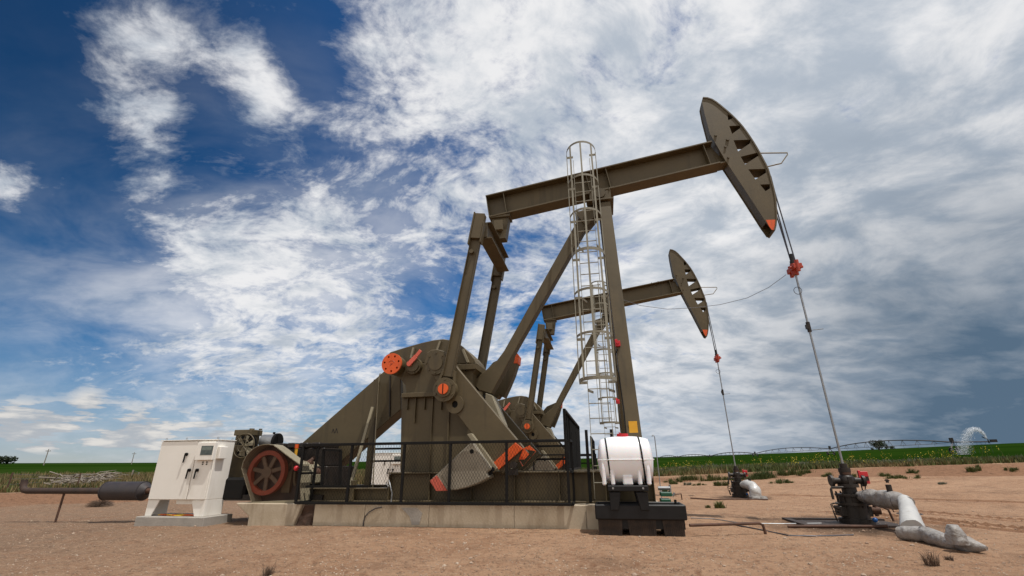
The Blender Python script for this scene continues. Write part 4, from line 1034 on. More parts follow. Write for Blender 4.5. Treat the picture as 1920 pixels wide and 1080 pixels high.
# ================================================================== CONTROL CABINET
def make_cabinet():
    r = thing('control_cabinet', 'large white control cabinet on legs at left with three black handles and display', 'cabinet', (-14.2, -1.15, .28), 'white control cabinets')
    y0, y1 = -1.45, -.89; xl, xm_, xr = -15.08, -14.13, -13.57; z0, z1 = .615, 1.885
    xd = W(362, 880, y0)[0]
    bd = MB().box(xl, xr, y0+.02, y1, z0, z1).build('cabinet_body', WHITE, r, .012)
    d1 = MB().box(xl+.012, xd-.010, y0-.012, y0+.018, z0+.012, z1-.018).build('left_door', WHITE, r, .006)
    d2 = MB().box(xd+.010, xr-.02, y0-.012, y0+.018, z0+.012, z1-.018).build('right_door', WHITE, r, .006)
    MB().box(xd-.010, xd+.010, y0+.012, y0+.0195, z0+.02, z1-.03).build('door_gap', PADC, bd)
    MB().box(xl-.01, xr+.012, y0-.03, y1+.02, z1+.001, z1+.018).build('roof_lip', WHITE, bd, .003)
    def leg(xa, xb, ya, yb, t):
        return MB().prism([(xa, .285), (xa+t, .285), (xb, z0-.002), (xa-.0, z0-.002)], ya, yb)
    MB().prism([(xl+.0, .285), (xl+.16, .285), (xl+.30, z0-.002), (xl, z0-.002)], y0+.02, y0+.05).build('leg', WHITE, r, .003)
    MB().prism([(xr-.22, .285), (xr, .285), (xr, z0-.002), (xr-.36, z0-.002)], y0+.02, y0+.05).build('leg', WHITE, r, .003)
    MB().box(xr-.03, xr, y0+.052, y1, .285, z0-.002).build('leg', WHITE, r, .003)
    MB().box(xl, xl+.03, y0+.052, y1, .285, z0-.002).build('leg', WHITE, r, .003)
    def handle(u, v, par):
        x, z = W(u, v, y0-.05); b = MB(); b.cyl((x, y0-.012, z+.06), (x, y0-.05, z+.06), .035, n=14); b.bar((x, y0-.062, z+.08), (x-.012, y0-.062, z-.12), .030, .022, (1, 0, 0)); b.build('handle', BLACK, par, .004)
    handle(347, 857, d1); handle(352, 887, d1); handle(367, 887, d2)
    zc = lambda x, y: (x/4, 780+y/4)
    a = W(*zc(1495, 200), y0-.06); b_ = W(*zc(1598, 330), y0-.06)
    box = MB().box(a[0], b_[0], y0-.10, y0-.013, b_[1], a[1]).build('display_hood', WHITE, d2, .008)
    a = W(*zc(1515, 224), y0-.1); b_ = W(*zc(1588, 292), y0-.1)
    MB().box(a[0], b_[0], y0-.104, y0-.099, b_[1], a[1]).build('display', GLASS, box)
    MB().box(a[0]+.02, b_[0]-.04, y0-.1055, y0-.1042, (a[1]+b_[1])/2+.005, a[1]-.02).build('screen', mat('grey_green_screen', (0.13, 0.16, 0.15), (0.2, 0.23, 0.2), .2, scale=20), box)
    for zx, zy in ((1522,346),(1552,346),(1520,361),(1549,361)):
        x, z = W(*zc(zx, zy), y0-.02); MB().cyl((x, y0-.012, z), (x, y0-.03, z), .014, n=10).build('push_button', BLACK, d2)
    sx = xr; a = X(*zc(1640, 225), sx); b_ = X(*zc(1705, 322), sx)
    MB().box(sx+.002, sx+.085, y0+.05, y0+.27, b_[1], a[1]-.01).build('side_box', WHITE, bd, .01)
    for xx, yy in ((xl+.05, y0+.06), (xr-.04, y0+.05), (xr-.05, y1-.05), (xl+.6, y0+.07)):
        b = MB(); b.tube([(xx+.022*math.cos(i*.6283), yy, z1+.045+.022*math.sin(i*.6283)) for i in range(10)], .006, 5, closed=True); b.build('lifting_eye', STEEL, bd)
    MB().box(xd-.35, xd+.25, y0+.10, y0+.4, z0-.09, z0-.003).build('cable_gland_box', WHITE, bd, .004)
    b = MB(); b.box(xl-.075, xl-.035, y0+.1, y0+.14, .29, .62); b.build('conduit', STEEL, r)
    return r
CB = make_cabinet()
CB2 = dup(CB, T2, 'white control cabinet of the more distant pumpjack, seen through the fence mesh')
def make_pad():
    r = MB(); x0 = W(254, 970, -1.56)[0]; x1 = -13.40; r.box(x0, x1, -1.56, -.72, -.1, .282)
    o = r.build('cabinet_pad', PADC, None, .012); tag(o, 'thin grey concrete slab under the large white cabinet at left', 'slab', 'cabinet slabs'); return o
PD = make_pad()
PD2 = dup(PD, T2, 'thin grey concrete slab under the cabinet of the more distant pumpjack')
b = MB(); random.seed(5)
for k in range(3):
    b.tube([(-14.75+.12*i, -1.40+.03*math.sin(i*1.3+k)+.03*k, .305+.012*math.sin(i*.9+k*2)) for i in range(9)], .010, 5)
o = b.build('loose_cables', mat('orange_yellow_cable', (0.55, 0.10, 0.02), (0.6, 0.38, 0.03), .5, scale=5, lo=.48, hi=.52)); tag(o, 'orange and yellow cables lying on the slab beneath the white cabinet', 'cables')

# ================================================================== EXHAUST LINE
TAILP = mat('sooty_pipe', (0.028, 0.018, 0.015), (0.06, 0.034, 0.024), .75, scale=4)
def make_exhaust():
    y = -.70
    r = thing('exhaust_line', 'dark horizontal exhaust pipe with barrel muffler left of the white cabinet', 'exhaust pipe', (-17, y, .06))
    a = W(197, 920, y); b_ = W(272, 921, y); rad = .215; zc = (a[1]+b_[1])/2
    mf = MB().cyl((a[0]+.07, y, zc), (b_[0]-.04, y, zc), rad, n=28).cyl((a[0]+.07, y, zc), (a[0]-.05, y, zc), rad, .09, n=28).cyl((b_[0]-.04, y, zc), (b_[0]+.07, y, zc), rad, .09, n=28).build('muffler', MUFF, r)
    MB().cyl((a[0]+.055, y, zc), (a[0]+.085, y, zc), rad+.008, n=28).build('band', MUFF, mf)
    MB().cyl((b_[0]-.06, y, zc), (b_[0]-.03, y, zc), rad+.008, n=28).build('band', MUFF, mf)
    e = W(40, 919, y); t = W(42, 903, y)
    pts = [(a[0]-.04, y, zc), (e[0]+.22, y, zc), (e[0]+.10, y, zc+.02), (e[0]+.03, y, zc+.08), (e[0]+.0, y, zc+.20), (e[0]-.0, y, zc+.27)]
    MB().tube(pts, .074, 14).build('tail_pipe', TAILP, r)
    MB().tube([(b_[0]+.02, y, zc), (b_[0]+.9, y+.05, zc), (b_[0]+2.0, y+.2, zc+.02)], .062, 12).build('inlet_pipe', BROWNS, r)
    x = W(111, 955, y)[0]; MB().cyl((x, y, gz(x, y)-.1), (x, y, zc-.05), .025, n=8).cyl((x-.02, y, zc-.062), (x+.02, y, zc-.062), .03, n=8).build('support_rod', BROWNS, r)
    return r
make_exhaust()

# ================================================================== WHITE TANK, STAND, CONTAINMENT
def make_tank():
    xa, xb = W(1120, 862, -1.83)[0], W(1225, 862, -1.83)[0]; cx = (xa+xb)/2; hw = (xb-xa)/2
    yc = -1.83; zt = W(1172, 818, yc)[1]; zb = W(1172, 909, yc-.3)[1]; zc = (zt+zb)/2; rr = (zt-zb)/2
    r = thing('chemical_tank', 'white polyethylene leg tank with red lid and two black straps on a black stand', 'tank', (cx, yc, zb))
    b = MB(); prof = []; ns = 24
    for i in range(ns+1):
        t = -1+2*i/ns; e = 1-abs(t)**5.0; prof.append((cx+hw*(math.copysign(abs(t)**.85, t)), rr*(0.0 if i in (0, ns) else (.80+.20*(1-abs(t)**2.4)) if abs(t) < .88 else .80*max(.55, e)**.6+.02)))
    prof[0] = (cx-hw, .001); prof[-1] = (cx+hw, .001)
    vs = []; fs = []; m_ = 40
    for (x, q) in prof:
        for j in range(m_):
            a = 2*math.pi*j/m_; ca_, sa = math.cos(a), math.sin(a)
            pw = .86; yy = math.copysign(abs(ca_)**pw, ca_)*q*.98; zz = math.copysign(abs(sa)**pw, sa)*q
            vs.append((x, yc+yy, zc+zz))
    for i in range(len(prof)-1): fs += [(i*m_+j, i*m_+(j+1) % m_, (i+1)*m_+(j+1) % m_, (i+1)*m_+j) for j in range(m_)]
    b.add(vs, fs, True); bd = b.build('tank_body', POLYW, r)
    b = MB(); b.tube([(cx-hw*.97, yc-rr*.80, zc), (cx-hw*.5, yc-rr*.975, zc), (cx, yc-rr*.99, zc), (cx+hw*.5, yc-rr*.975, zc), (cx+hw*.97, yc-rr*.80, zc)], .008, 6)
    b.build('mould_seam', POLYW, bd)
    for t in (-.80, -.50, .42, .72): # moulded leg ribs
        x = cx+hw*t; MB().prismx([(yc-rr*.86, zc-.02), (yc-rr*.90, zc-.16), (yc-rr*.90, zb-.005), (yc+rr*.90, zb-.005), (yc+rr*.90, zc-.16), (yc+rr*.86, zc-.02)], x-.035, x+.035).build('moulded_leg', POLYW, bd, .02)
    MB().box(cx-.08, cx+.09, yc-rr*.88, yc+rr*.9, zb-.004, zb+.16).build('outlet_block', POLYW, bd, .02)
    xl_ = W(1167, 815, yc)[0]; MB().cyl((xl_, yc, zt-.02), (xl_, yc, zt+.045), .105, n=24).cyl((xl_, yc, zt-.03), (xl_, yc, zt+.0), .13, n=24).build('lid', RED, bd, .004)
    for t in (-.66, .52):
        x0 = cx+hw*t; b = MB(); n = 28; q = rr*1.012
        pts = []
        for j in range(n+1):
            a = R(-62+304*j/n); ca_, sa = math.cos(a), math.sin(a); f = .80+.20*(1-abs(t)**2.4)
            pts.append((x0+.025*(1-sa)*(1 if t > 0 else 1), yc+math.copysign(abs(ca_)**.86, ca_)*q*f, zc+math.copysign(abs(sa)**.86, sa)*q*f))
        pts = [(x0+.03, yc+rr*.95, zb-.04)]+pts+[(x0+.05, yc-rr*.95, zb-.04)]
        for i in range(len(pts)-1): b.bar(pts[i], pts[i+1], .028, .006, (1, 0, 0))
        b.build('strap', BLACK, r)
    zs = W(1175, 912, yc-rr)[1]; x0, x1 = cx-hw*.70, cx+hw*.66
    zcon = W(1200, 943, -2.0)[1]
    st = MB().box(x0, x1, yc-rr*1.04, yc+rr*1.04, zb-.10, zb-.008)
    for xx0, xx1, sg in ((x0+.02, x0+.2, 1), (x1-.2, x1-.02, -1)):
        for yy in (yc-rr*1.0, yc+rr*.8):
            if sg == 1: st.prism([(xx0, zcon-.10), (xx0+.14, zcon-.10), (xx1+.02, zb-.11), (xx0, zb-.11)], yy, yy+.08)
            else: st.prism([(xx1-.14, zcon-.10), (xx1, zcon-.10), (xx1, zb-.11), (xx0-.02, zb-.11)], yy, yy+.08)
    st.build('stand', POLYB, r, .01)
    for x in (x0+.09, x1-.09):
        MB().cyl((x, yc-rr*1.04-.01, zb-.05), (x, yc-rr*1.04, zb-.05), .018, n=10).build('strap_bolt', STEEL, r)
    # containment tray
    X0, X1 = W(1118, 975, -2.2)[0], W(1288, 975, -2.2)[0]; Y0, Y1 = -2.2, -1.53
    g0 = gz((X0+X1)/2, Y0)-.01; zt2 = W(1200, 946, Y0)[1]; zm = W(1200, 975, Y0)[1]
    t = thing('containment_tray', 'black plastic spill containment tray on the sand beneath the white tank', 'tray', ((X0+X1)/2, (Y0+Y1)/2, g0))
    b = MB(); w = .045
    b.box(X0-.01, X1+.01, Y0-.02, Y0+w, zm, zt2); b.box(X0-.01, X1+.01, Y1-w, Y1+.02, zm, zt2); b.box(X0-.01, X0+w, Y0+w+.001, Y1-w-.001, zm, zt2); b.box(X1-w, X1+.01, Y0+w+.001, Y1-w-.001, zm, zt2)
    b.box(X0+w+.001, X1-w-.001, Y0+w+.001, Y1-w-.001, zm+.02, zcon-.102)
    b.build('tray_rim', POLYB, t, .018)
    for (p, q_) in ((0, .27), (.36, .66), (.76, .985)):
        xa_ = X0+.03+(X1-X0-.06)*p; xb_ = X0+.03+(X1-X0-.06)*q_
        b = MB(); b.prism([(xa_+.0, g0-.02), (xb_, g0-.02), (xb_+(.02 if q_ < .9 else 0), zm-.003), (xa_-(.02 if p > 0 else 0), zm-.003)], Y0+.02, Y1-.0)
        nf = int((xb_-xa_)/.03)
        for i in range(nf): b.box(xa_+.012+.03*i, xa_+.024+.03*i, Y0+.008, Y0+.021, g0, zm-.02)
        b.build('tray_foot', DUSTYB, t)
    MB().box(X0+.03, X1-.03, Y0+.05, Y1-.03, g0+.11, zm-.004).build('tray_floor', POLYB, t)
    b = MB(); q = W(1266, 938, -1.9); b.cyl((q[0], -1.9, zt2-.06), (q[0], -1.9, q[1]+.01), .022, n=8); b.build('drain_plug', BLACK, t)
make_tank()

# small green chemical pump behind the tank, with its tall thin vent pipe
xg = -3.72; yg_ = -1.2; g0 = gz(xg, yg_)
t = thing('chemical_pump', 'small green pump assembly standing on the sand just right of the white tank', 'pump', (xg, yg_, g0))
MB().box(xg-.08, xg+.10, yg_-.15, yg_+.15, g0+.38, g0+.52).box(xg-.07, xg+.14, yg_-.10, yg_+.12, g0+.56, g0+.63).build('pump_body', GREENP, t, .01)
MB().cyl((xg+.04, yg_, g0+.10), (xg+.04, yg_, g0+.38), .10, n=16).box(xg-.1, xg+.13, yg_-.12, yg_+.12, g0-.01, g0+.10).build('pump_base', BLACK, t, .01)
MB().cyl((xg-.10, yg_-.05, g0+.70), (xg+.12, yg_-.05, g0+.70), .035, n=12).cyl((xg+.12, yg_-.05, g0+.62), (xg+.12, yg_-.05, g0+.76), .02, n=8).cyl((xg+.16, yg_, g0+.56), (xg+.2, yg_, g0+.62), .02, n=8).build('valve', STEEL, t)
pf = Gp(1241, 938, .1); x_, y_ = pf.x, pf.y; zt_ = W(1229, 817, y_)[1]
t = thing('vent_pipe', 'thin upright pipe with hooked top just right of the white tank', 'pipe', (x_, y_, gz(x_, y_)))
MB().tube([(x_, y_, gz(x_, y_)-.05), (x_, y_, zt_-.06), (x_-.02, y_, zt_), (x_-.07, y_, zt_+.02), (x_-.09, y_, zt_-.03)], .016, 8).build('pipe_run', STEEL, t)
MB().box(x_-.04, x_+.04, y_-.03, y_+.03, gz(x_, y_)+.28, gz(x_, y_)+.36).build('valve', STEEL, t)

# hoses on the foundation
zf = W
b = MB(); pts = [W(u, v, -1.43) for u, v in ((716,951),(705,953),(693,960),(685,968),(681,978),(680,987))]; b.tube([(x, -1.43-.02*math.sin(i), z) for i, (x, z) in enumerate(pts)], .012, 6)
tag(b.build('cable_loop', CABLE), 'thin dark cable looping down the face of the concrete foundation', 'cable')
b = MB(); pts = [(728,912),(724,905),(729,900),(735,925),(733,945)]; pts = [W(u, v, -1.2) for u, v in pts]; b.tube([(x, -1.2, z) for x, z in pts], .014, 6)
tag(b.build('conduit_hose', STEEL), 'pale bent hose behind the fence mesh where the deep base beam begins', 'hose')

# ================================================================== WELLHEADS
def make_wellhead(full=True):
    g = gz(0, 0)
    r = thing('wellhead', 'dark wellhead valve stack under the front polished rod at right', 'wellhead', (0, 0, g), 'wellheads')
    zt = W(1584, 868, 0)[1]
    b = MB(); b.cyl((0, 0, g-.05), (0, 0, g+.10), .30, n=24); b.cyl((0, 0, g+.10), (0, 0, g+.34), .24, n=20); b.cyl((0, 0, g+.34), (0, 0, g+.38), .29, n=20); b.cyl((0, 0, g+.38), (0, 0, g+.50), .22, n=20); b.cyl((0, 0, g+.50), (0, 0, g+.54), .27, n=20)
    for k in range(10):
        a = k*.628; b.cyl((.245*math.cos(a), .245*math.sin(a), g+.30), (.245*math.cos(a), .245*math.sin(a), g+.58), .016, n=6)
    b.box(-.30, .26, -.14, .14, g+.14, g+.32); cs = b.build('casing_head', DARK, r, .006)
    b = MB(); b.cyl((0, 0, g+.54), (0, 0, g+.66), .13, n=16); b.cyl((0, 0, g+.66), (0, 0, g+.72), .18, n=16); b.ball((0, 0, g+.78), .15, 14)
    b.cyl((-.30, 0, g+.78), (.30, 0, g+.78), .06, n=12)
    for s in (-1, 1): b.cyl((.26*s, 0, g+.78), (.31*s, 0, g+.78), .11, n=12); b.box(-.04, .04, .12*s-.03, .18*s+.02 if s > 0 else .12*s+.03, g+.70, g+.86)
    b.build('valve_body', DARK, r, .004)
    b = MB(); b.cyl((0, 0, g+.9), (0, 0, zt-.16), .065, n=14); b.cyl((0, 0, g+.94), (0, 0, g+1.02), .11, n=14)
    b.cyl((0, 0, zt-.22), (0, 0, zt-.10), .10, n=14); b.cyl((0, 0, zt-.10), (0, 0, zt-.01), .07, n=12); b.box(-.12, .10, -.03, .03, zt-.30, zt-.24)
    b.build('stuffing_box', DARK, r, .004)
    b = MB(); b.ball((0, -.02, g+.92), .09, 12); b.build('packing_gland', BROWNS, r)
    b = MB(); b.tube([(-.05, -.1, g+.66), (-.35, -.1, g+.66), (-.37, -.1, g+.62), (-.37, -.1, g+.44)], .025, 8); b.build('bleed_pipe', DARK, r)
    b = MB(); b.tube([(-.28, -.05, g+.24), (-.40, -.1, g+.30), (-.42, -.1, g+.36), (-.30, -.1, g+.38)], .012, 6); b.tube([(-.40, -.15, g+.05), (-.46, -.15, g+.36), (-.40, -.15, g+.38), (-.3, -.15, g+.37)], .010, 6)
    b.tube([(-.33, .05, g+.05), (-.38, .0, g+.22), (-.28, .0, g+.20)], .018, 6); b.build('small_piping', DARK, r)
    b = MB(); b.tube([(.20, -.05, g+.46), (.34, -.2, g+.36), (.46, -.3, g+.28), (.50, -.3, g+.08)], .022, 8); b.cyl((.22, 0, g+.24), (.44, -.05, g+.24), .07, n=12); b.cyl((.36, -.04, g+.14), (.36, -.04, g+.36), .035, n=8); b.tube([(.3, -.3, g+.34), (.5, -.35, g+.33), (.52, -.35, g+.24)], .012, 5)
    b.build('side_valve', BROWNS, r)
    MB().ball((.18, -.32, g+.10), .045, 10).build('blue_fitting', BLUEP, r)
    # red tag plate on its rod
    a0 = X(1628, 905, .06)[1]; xr = .24
    z1 = W(1622, 883, 0)[1]; z0 = W(1626, 906, 0)[1]
    b = MB(); b.cyl((xr, 0, g+.60), (xr-.005, 0, z1), .012, n=6); b.cyl((xr+.05, 0, g+.62), (xr+.09, 0, z0), .010, n=6); b.build('tag_rod', DARK, r)
    MB().box(xr+.03, xr+.16, -.03, .0, z0-.01, z1-.01).box(xr-.01, xr+.03, -.03, .0, z0+.07, z1+.015).build('red_tag', RED, r, .004)
    MB().box(xr+.10, xr+.15, -.04, .04, g+.78, g+.86).build('tag_base', DARK, r)
    return r
CELLAR = mat('oil_soaked_planks', (0.018, 0.012, 0.010), (0.045, 0.026, 0.018), .7, scale=6, bump=.5)
WH = make_wellhead()
WH2 = dup(WH, T2, 'dark wellhead valve stack of the more distant well, with a small red tag')
b = MB(); g = gz(-.2, -.2); b.box(-1.15, .75, -.62, -.48, g-.05, g+.04); b.box(-1.15, .75, .55, .68, g-.05, g+.04); b.box(-1.15, -1.02, -.478, .548, g-.05, g+.038); b.box(-1.0, .7, -.47, .54, g-.05, g+.012)
tag(b.build('cellar_frame', CELLAR), 'dark oily cellar frame set in the ground round the nearer wellhead', 'cellar frame')
b = MB(); b.tube([(-1.5, -.72, g+.02), (-.6, -.74, g+.035), (.0, -.76, g+.04), (.12, -.85, g+.06)], .028, 8); tag(b.build('ground_pipe', BROWNS), 'rusty brown pipe lying on the sand in front of the nearer wellhead', 'pipe')

def wrapped(name, label, path, rad, parts):
    r = thing(name, label, 'insulated pipe', path[0][0], 'insulated flow lines')
    return r
def lumpy(b, pts, rads, n=26, amp=.13, seed=0):
    pts = [V(p) for p in pts]; P_ = []; Rr = []
    sub = 12
    for i in range(len(pts)-1):
        for k in range(sub):
            t = k/sub; P_.append(pts[i].lerp(pts[i+1], t)); Rr.append(rads[i]+(rads[i+1]-rads[i])*t)
    P_.append(pts[-1]); Rr.append(rads[-1])
    for _ in range(2): P_ = [P_[0]]+[(P_[i-1]+P_[i]*2+P_[i+1])/4 for i in range(1, len(P_)-1)]+[P_[-1]]
    vs = []; up = None; K = len(P_)
    for i in range(K):
        d = (P_[min(i+1, K-1)]-P_[max(i-1, 0)]).normalized()
        if up is None: p, q = frame(d)
        else: p = (up-d*up.dot(d)).normalized(); q = p.cross(d)
        up = p
        for j in range(n):
            t = 2*math.pi*j/n; u_ = p*math.cos(t)+q*math.sin(t)
            w = 1+amp*noise.noise((P_[i]+u_*Rr[i])*7+V((seed, 0, 0)))+amp*.6*noise.noise((P_[i]+u_*Rr[i])*19+V((seed, 5, 0)))
            vs.append(P_[i]+u_*(Rr[i]*w))
    fs = []
    for i in range(K-1): fs += [(i*n+j, i*n+(j+1) % n, (i+1)*n+(j+1) % n, (i+1)*n+j) for j in range(n)]
    b.add(vs, fs, True); b.add(vs, [tuple(range(n-1, -1, -1)), tuple(range((K-1)*n, K*n))])
    return b
# nearer flow line: leaves the stack towards the viewer, drops, then lies on the sand
g = gz(0, -1.3)
def at(u, v, x): y, z = X(u, v, x); return V((x, y, z))
xw = .12
A1 = V((.10, -.16, W(1612, 930, -.16)[1])); zr = A1.z
B1 = Gp(1700, 941, zr-.02)
0 and print('flow', A1, B1, Gp(1700,1000,g+.1), Gp(1850,1030,g+.08))
C1 = Gp(1712, 993, g+.14); E1 = Gp(1850, 1028, g+.07); F1 = Gp(1770, 1014, g+.09)
r = thing('insulated_flow_line', 'grey taped insulated pipe bending from the nearer wellhead down onto the sand', 'insulated pipe', (C1.x, C1.y, g), 'insulated flow lines')
lumpy(MB(), [A1, A1.lerp(B1, .3), A1.lerp(B1, .8), A1.lerp(B1, 1.06)], [.09, .145, .15, .08], seed=1).build('upper_run', WRAP, r)
lumpy(MB(), [B1+V((0, .05, .02)), B1.lerp(C1, .4), B1.lerp(C1, .8), C1], [.10, .13, .155, .16], seed=2, amp=.09).build('clean_drop', WRAPW, r)
G1 = Gp(1686, 999, g+.10)
lumpy(MB(), [G1, C1.lerp(F1, .45), F1, F1.lerp(E1, .35)], [.09, .11, .105, .09], seed=3).build('lower_run', WRAP, r)
lumpy(MB(), [F1.lerp(E1, .2), F1.lerp(E1, .6), E1], [.07, .11, .025], seed=4).build('taped_end', WRAP, r)
t1 = Gp(1797, 1020, g+.10); t2 = V((t1.x, t1.y, W(1793, 984, t1.y)[1])); 
lumpy(MB(), [t1, t1.lerp(t2, .5), t2], [.12, .115, .06], seed=6, amp=.14).build('wrapped_stub', WRAP, r)
q = A1.lerp(B1, .72); q = V((q.x, q.y, 0)); MB().cyl((q.x, q.y, zr+.04), (q.x, q.y, zr+.24), .045, n=12).cyl((q.x, q.y, zr+.27), (q.x, q.y, zr+.33), .025, n=8).box(q.x-.03, q.x+.03, q.y-.02, q.y+.02, zr+.30, zr+.32).build('pressure_valve', DARK, r)
b = MB(); k = B1.lerp(C1, .45); b.tube([(k.x+.17*math.cos(i*.449), k.y+.17*math.sin(i*.449), k.z) for i in range(14)], .006, 4, closed=True)
k2 = F1+V((0, 0, 0)); b.build('tie_wire', CABLE, r)
b = MB()
for f_ in (.22, .83):
    c_ = A1.lerp(B1, f_); d_ = (B1-A1).normalized(); e_, h_ = frame(d_); b.tube([c_+e_*(.137*math.cos(i*.349))+h_*(.137*math.sin(i*.349))+d_*(.02*math.sin(i*1.1+f_*9)) for i in range(18)], .004, 4, closed=True)
for f_ in (.45,):
    c_ = C1.lerp(F1, f_); d_ = (F1-C1).normalized(); e_, h_ = frame(d_); b.tube([c_+e_*(.115*math.cos(i*.349))+h_*(.115*math.sin(i*.349)) for i in range(18)], .004, 4, closed=True)
b.build('wire_ties', CABLE, r)
# distant flow line
o2 = T2
g2z = gz(T2.x, T2.y)
D1 = Gp(1390, 907, .9); D2 = Gp(1413, 918, .75)
s = thing('insulated_flow_line', 'white wrapped insulated pipe bulging beside the more distant wellhead', 'insulated pipe', (T2.x+.3, T2.y-.9, g2z), 'insulated flow lines')
def a2(u, v, y): x, z = W(u, v, y); return V((x, y, z))
y0 = T2.y
lumpy(MB(), [a2(1392, 909, y0-.2), a2(1402, 908, y0-.5), a2(1411, 912, y0-.8), a2(1416, 920, y0-.95), a2(1416, 934, y0-.95)], [.12, .17, .17, .20, .20], seed=11, amp=.10).build('wrapped_bend', WRAPW, s)
lumpy(MB(), [a2(1408, 936, y0-.9), a2(1416, 943, y0-1.2), a2(1424, 945, y0-1.4)], [.06, .14, .08], seed=12, amp=.2).build('torn_wrap', WRAP, s)
lumpy(MB(), [a2(1432, 943, y0-1.0), a2(1431, 930, y0-1.0)], [.18, .13], seed=13, amp=.12).build('wrapped_stub', WRAP, s)
lumpy(MB(), [a2(1425, 940, y0-1.2), a2(1438, 945, y0-1.3)], [.05, .03], seed=14, amp=.12).build('loose_end', WRAP, s)
q = a2(1406, 903, y0-.6); MB().cyl(q-V((0, 0, .08)), q+V((0, 0, .08)), .05, n=10).cyl(q+V((0, 0, .08)), q+V((0, 0, .13)), .03, n=8).build('pressure_valve', DARK, s)
# pipes on the ground
p1 = Gp(1289, 985, g+.16); p2 = Gp(1431, 981, g+.16); p3 = V((p2.x+.02, p2.y, gz(p2.x, p2.y)-.03))
def gpt(u, v, h):
    r = ray(u, v); hl = math.hypot(r.x, r.y); d = 4.0
    while d < 400:
        p = CAM+r*(d/hl)
        if p.z <= gz(p.x, p.y)+h: break
        d += .05 if d < 60 else .5
    return p
a = gpt(1293, 985, .17); b_ = gpt(1430, 981, .17)
tag(MB().tube([a, b_+V((-.06, 0, 0)), b_+V((0, 0, -.03)), V((b_.x+.02, b_.y, gz(b_.x, b_.y)-.04))], .024, 8).build('bent_pipe', BROWNS), 'brown pipe leaving the black tray to the right and bending down into the sand', 'pipe')
tag(MB().tube([gpt(u, v, .02) for u, v in ((1295, 934), (1340, 937), (1385, 936), (1440, 937))], .03, 6).build('ground_pipe', BROWNS), 'thin reddish pipe lying across the sand towards the more distant wellhead', 'pipe')
tag(MB().tube([gpt(u, v, .012) for u, v in ((1360, 981), (1400, 988), (1440, 996), (1480, 1004), (1530, 1005), (1600, 1003))], .012, 5).build('ground_hose', CABLE), 'thin dark hose snaking over the sand between the tray and the nearer wellhead', 'hose')
tag(MB().tube([gpt(u, v, .012) for u, v in ((1295, 971), (1340, 973), (1390, 981), (1470, 982), (1540, 981))], .009, 5).build('ground_cable', STEEL), 'thin pale cable lying on the sand right of the tray', 'cable')
tag(MB().tube([gpt(1241, 929, .2), gpt(1277, 926, .22), gpt(1279, 938, -.02)], .02, 6).build('bent_pipe', BROWNS), 'small bent rusty pipe standing just behind the tray, right of the pump', 'pipe')

# ================================================================== BACKGROUND THINGS
def gd(az_, d):
    x = CAM.x+d*math.sin(R(az_)); y = CAM.y+d*math.cos(R(az_)); return V((x, y, gz(x, y)))
def azof(u, v=868): r = ray(u, v); return math.degrees(math.atan2(r.x, r.y))
def elz(u, v, d): return D(u, v, d).z
# far trees
def leaves(b, c, rx, rz, n, size, rnd):
    for _ in range(n):
        while True:
            p = V((rnd.uniform(-1, 1), rnd.uniform(-1, 1), rnd.uniform(-1, 1)))
            if p.length <= 1: break
        if noise.noise(p*2.2+c*.1) < -.12: continue
        q = c+V((p.x*rx, p.y*rx, p.z*rz)); a = V((rnd.gauss(0, 1), rnd.gauss(0, 1), rnd.gauss(0, 1))).normalized(); e, f = frame(a)
        s_ = size*rnd.uniform(.6, 1.4); b.add([q-e*s_, q+f*s_*.7, q+e*s_, q-f*s_*.7], [(0, 1, 2, 3)])
def tree(u, d, w, h, label, seed, grp='far trees'):
    rnd = random.Random(seed); p = gd(azof(u), d); t = thing('tree', label, 'tree', p, grp)
    b = MB(); b.tube([p-V((0, 0, .4)), p+V((.1, 0, h*.3)), p+V((.0, .1, h*.7))], [w*.05, w*.035, w*.015], 8)
    for k in range(4):
        a = k*1.6; b.tube([p+V((0, 0, h*.28)), p+V((w*.3*math.cos(a), w*.3*math.sin(a), h*.6))], [w*.025, w*.008], 6)
    b.build('trunk', BARKM, t)
    b = MB()
    for k in range(6):
        a = k*1.05+seed; rr = w*.24 if k else 0
        leaves(b, p+V((rr*math.cos(a), rr*math.sin(a), h*(.55+.13*math.sin(k*2.3)))), w*.30, h*.30, 330, w*.035, rnd)
    b.build('crown', LEAFD, t); return t
tree(1656, 330, 8.0, 6.0, 'broad dark tree on the horizon just left of the irrigation boom', 2)
tree(1681, 340, 2.6, 2.4, 'small dark tree low on the horizon just right of the broad tree', 4)
tree(1670, 345, 2.6, 2.8, 'small dark tree almost touching the broad horizon tree', 9)
tree(1643, 345, 1.8, 1.8, 'tiny dark tree low on the horizon left of the broad tree', 5)
tree(-4, 210, 8, 3.0, 'dark tree at the extreme left edge of the horizon', 6)
# utility poles
for i, (u, v0, v1, lab) in enumerate(((83, 866, 842, 'leftmost of two thin utility poles on the far left horizon'), (247, 866, 848, 'thin utility pole on the horizon just left of the white cabinet'))):
    d = 240+40*i; p = gd(azof(u), d); zt_ = elz(u+4, v1, d)
    t = thing('utility_pole', lab, 'utility pole', p, 'utility poles')
    MB().cyl(p-V((0, 0, .5)), V((p.x, p.y, zt_)), .17, .12, 8).build('pole', WOOD, t)
    MB().box(p.x-1.1, p.x+1.1, p.y-.06, p.y+.06, zt_-.75, zt_-.6).build('crossarm', WOOD, t)
    for dx in (-1, -.4, .9): MB().cyl((p.x+dx, p.y, zt_-.6), (p.x+dx, p.y, zt_-.42), .05, n=8).build('insulator', DARK, t)
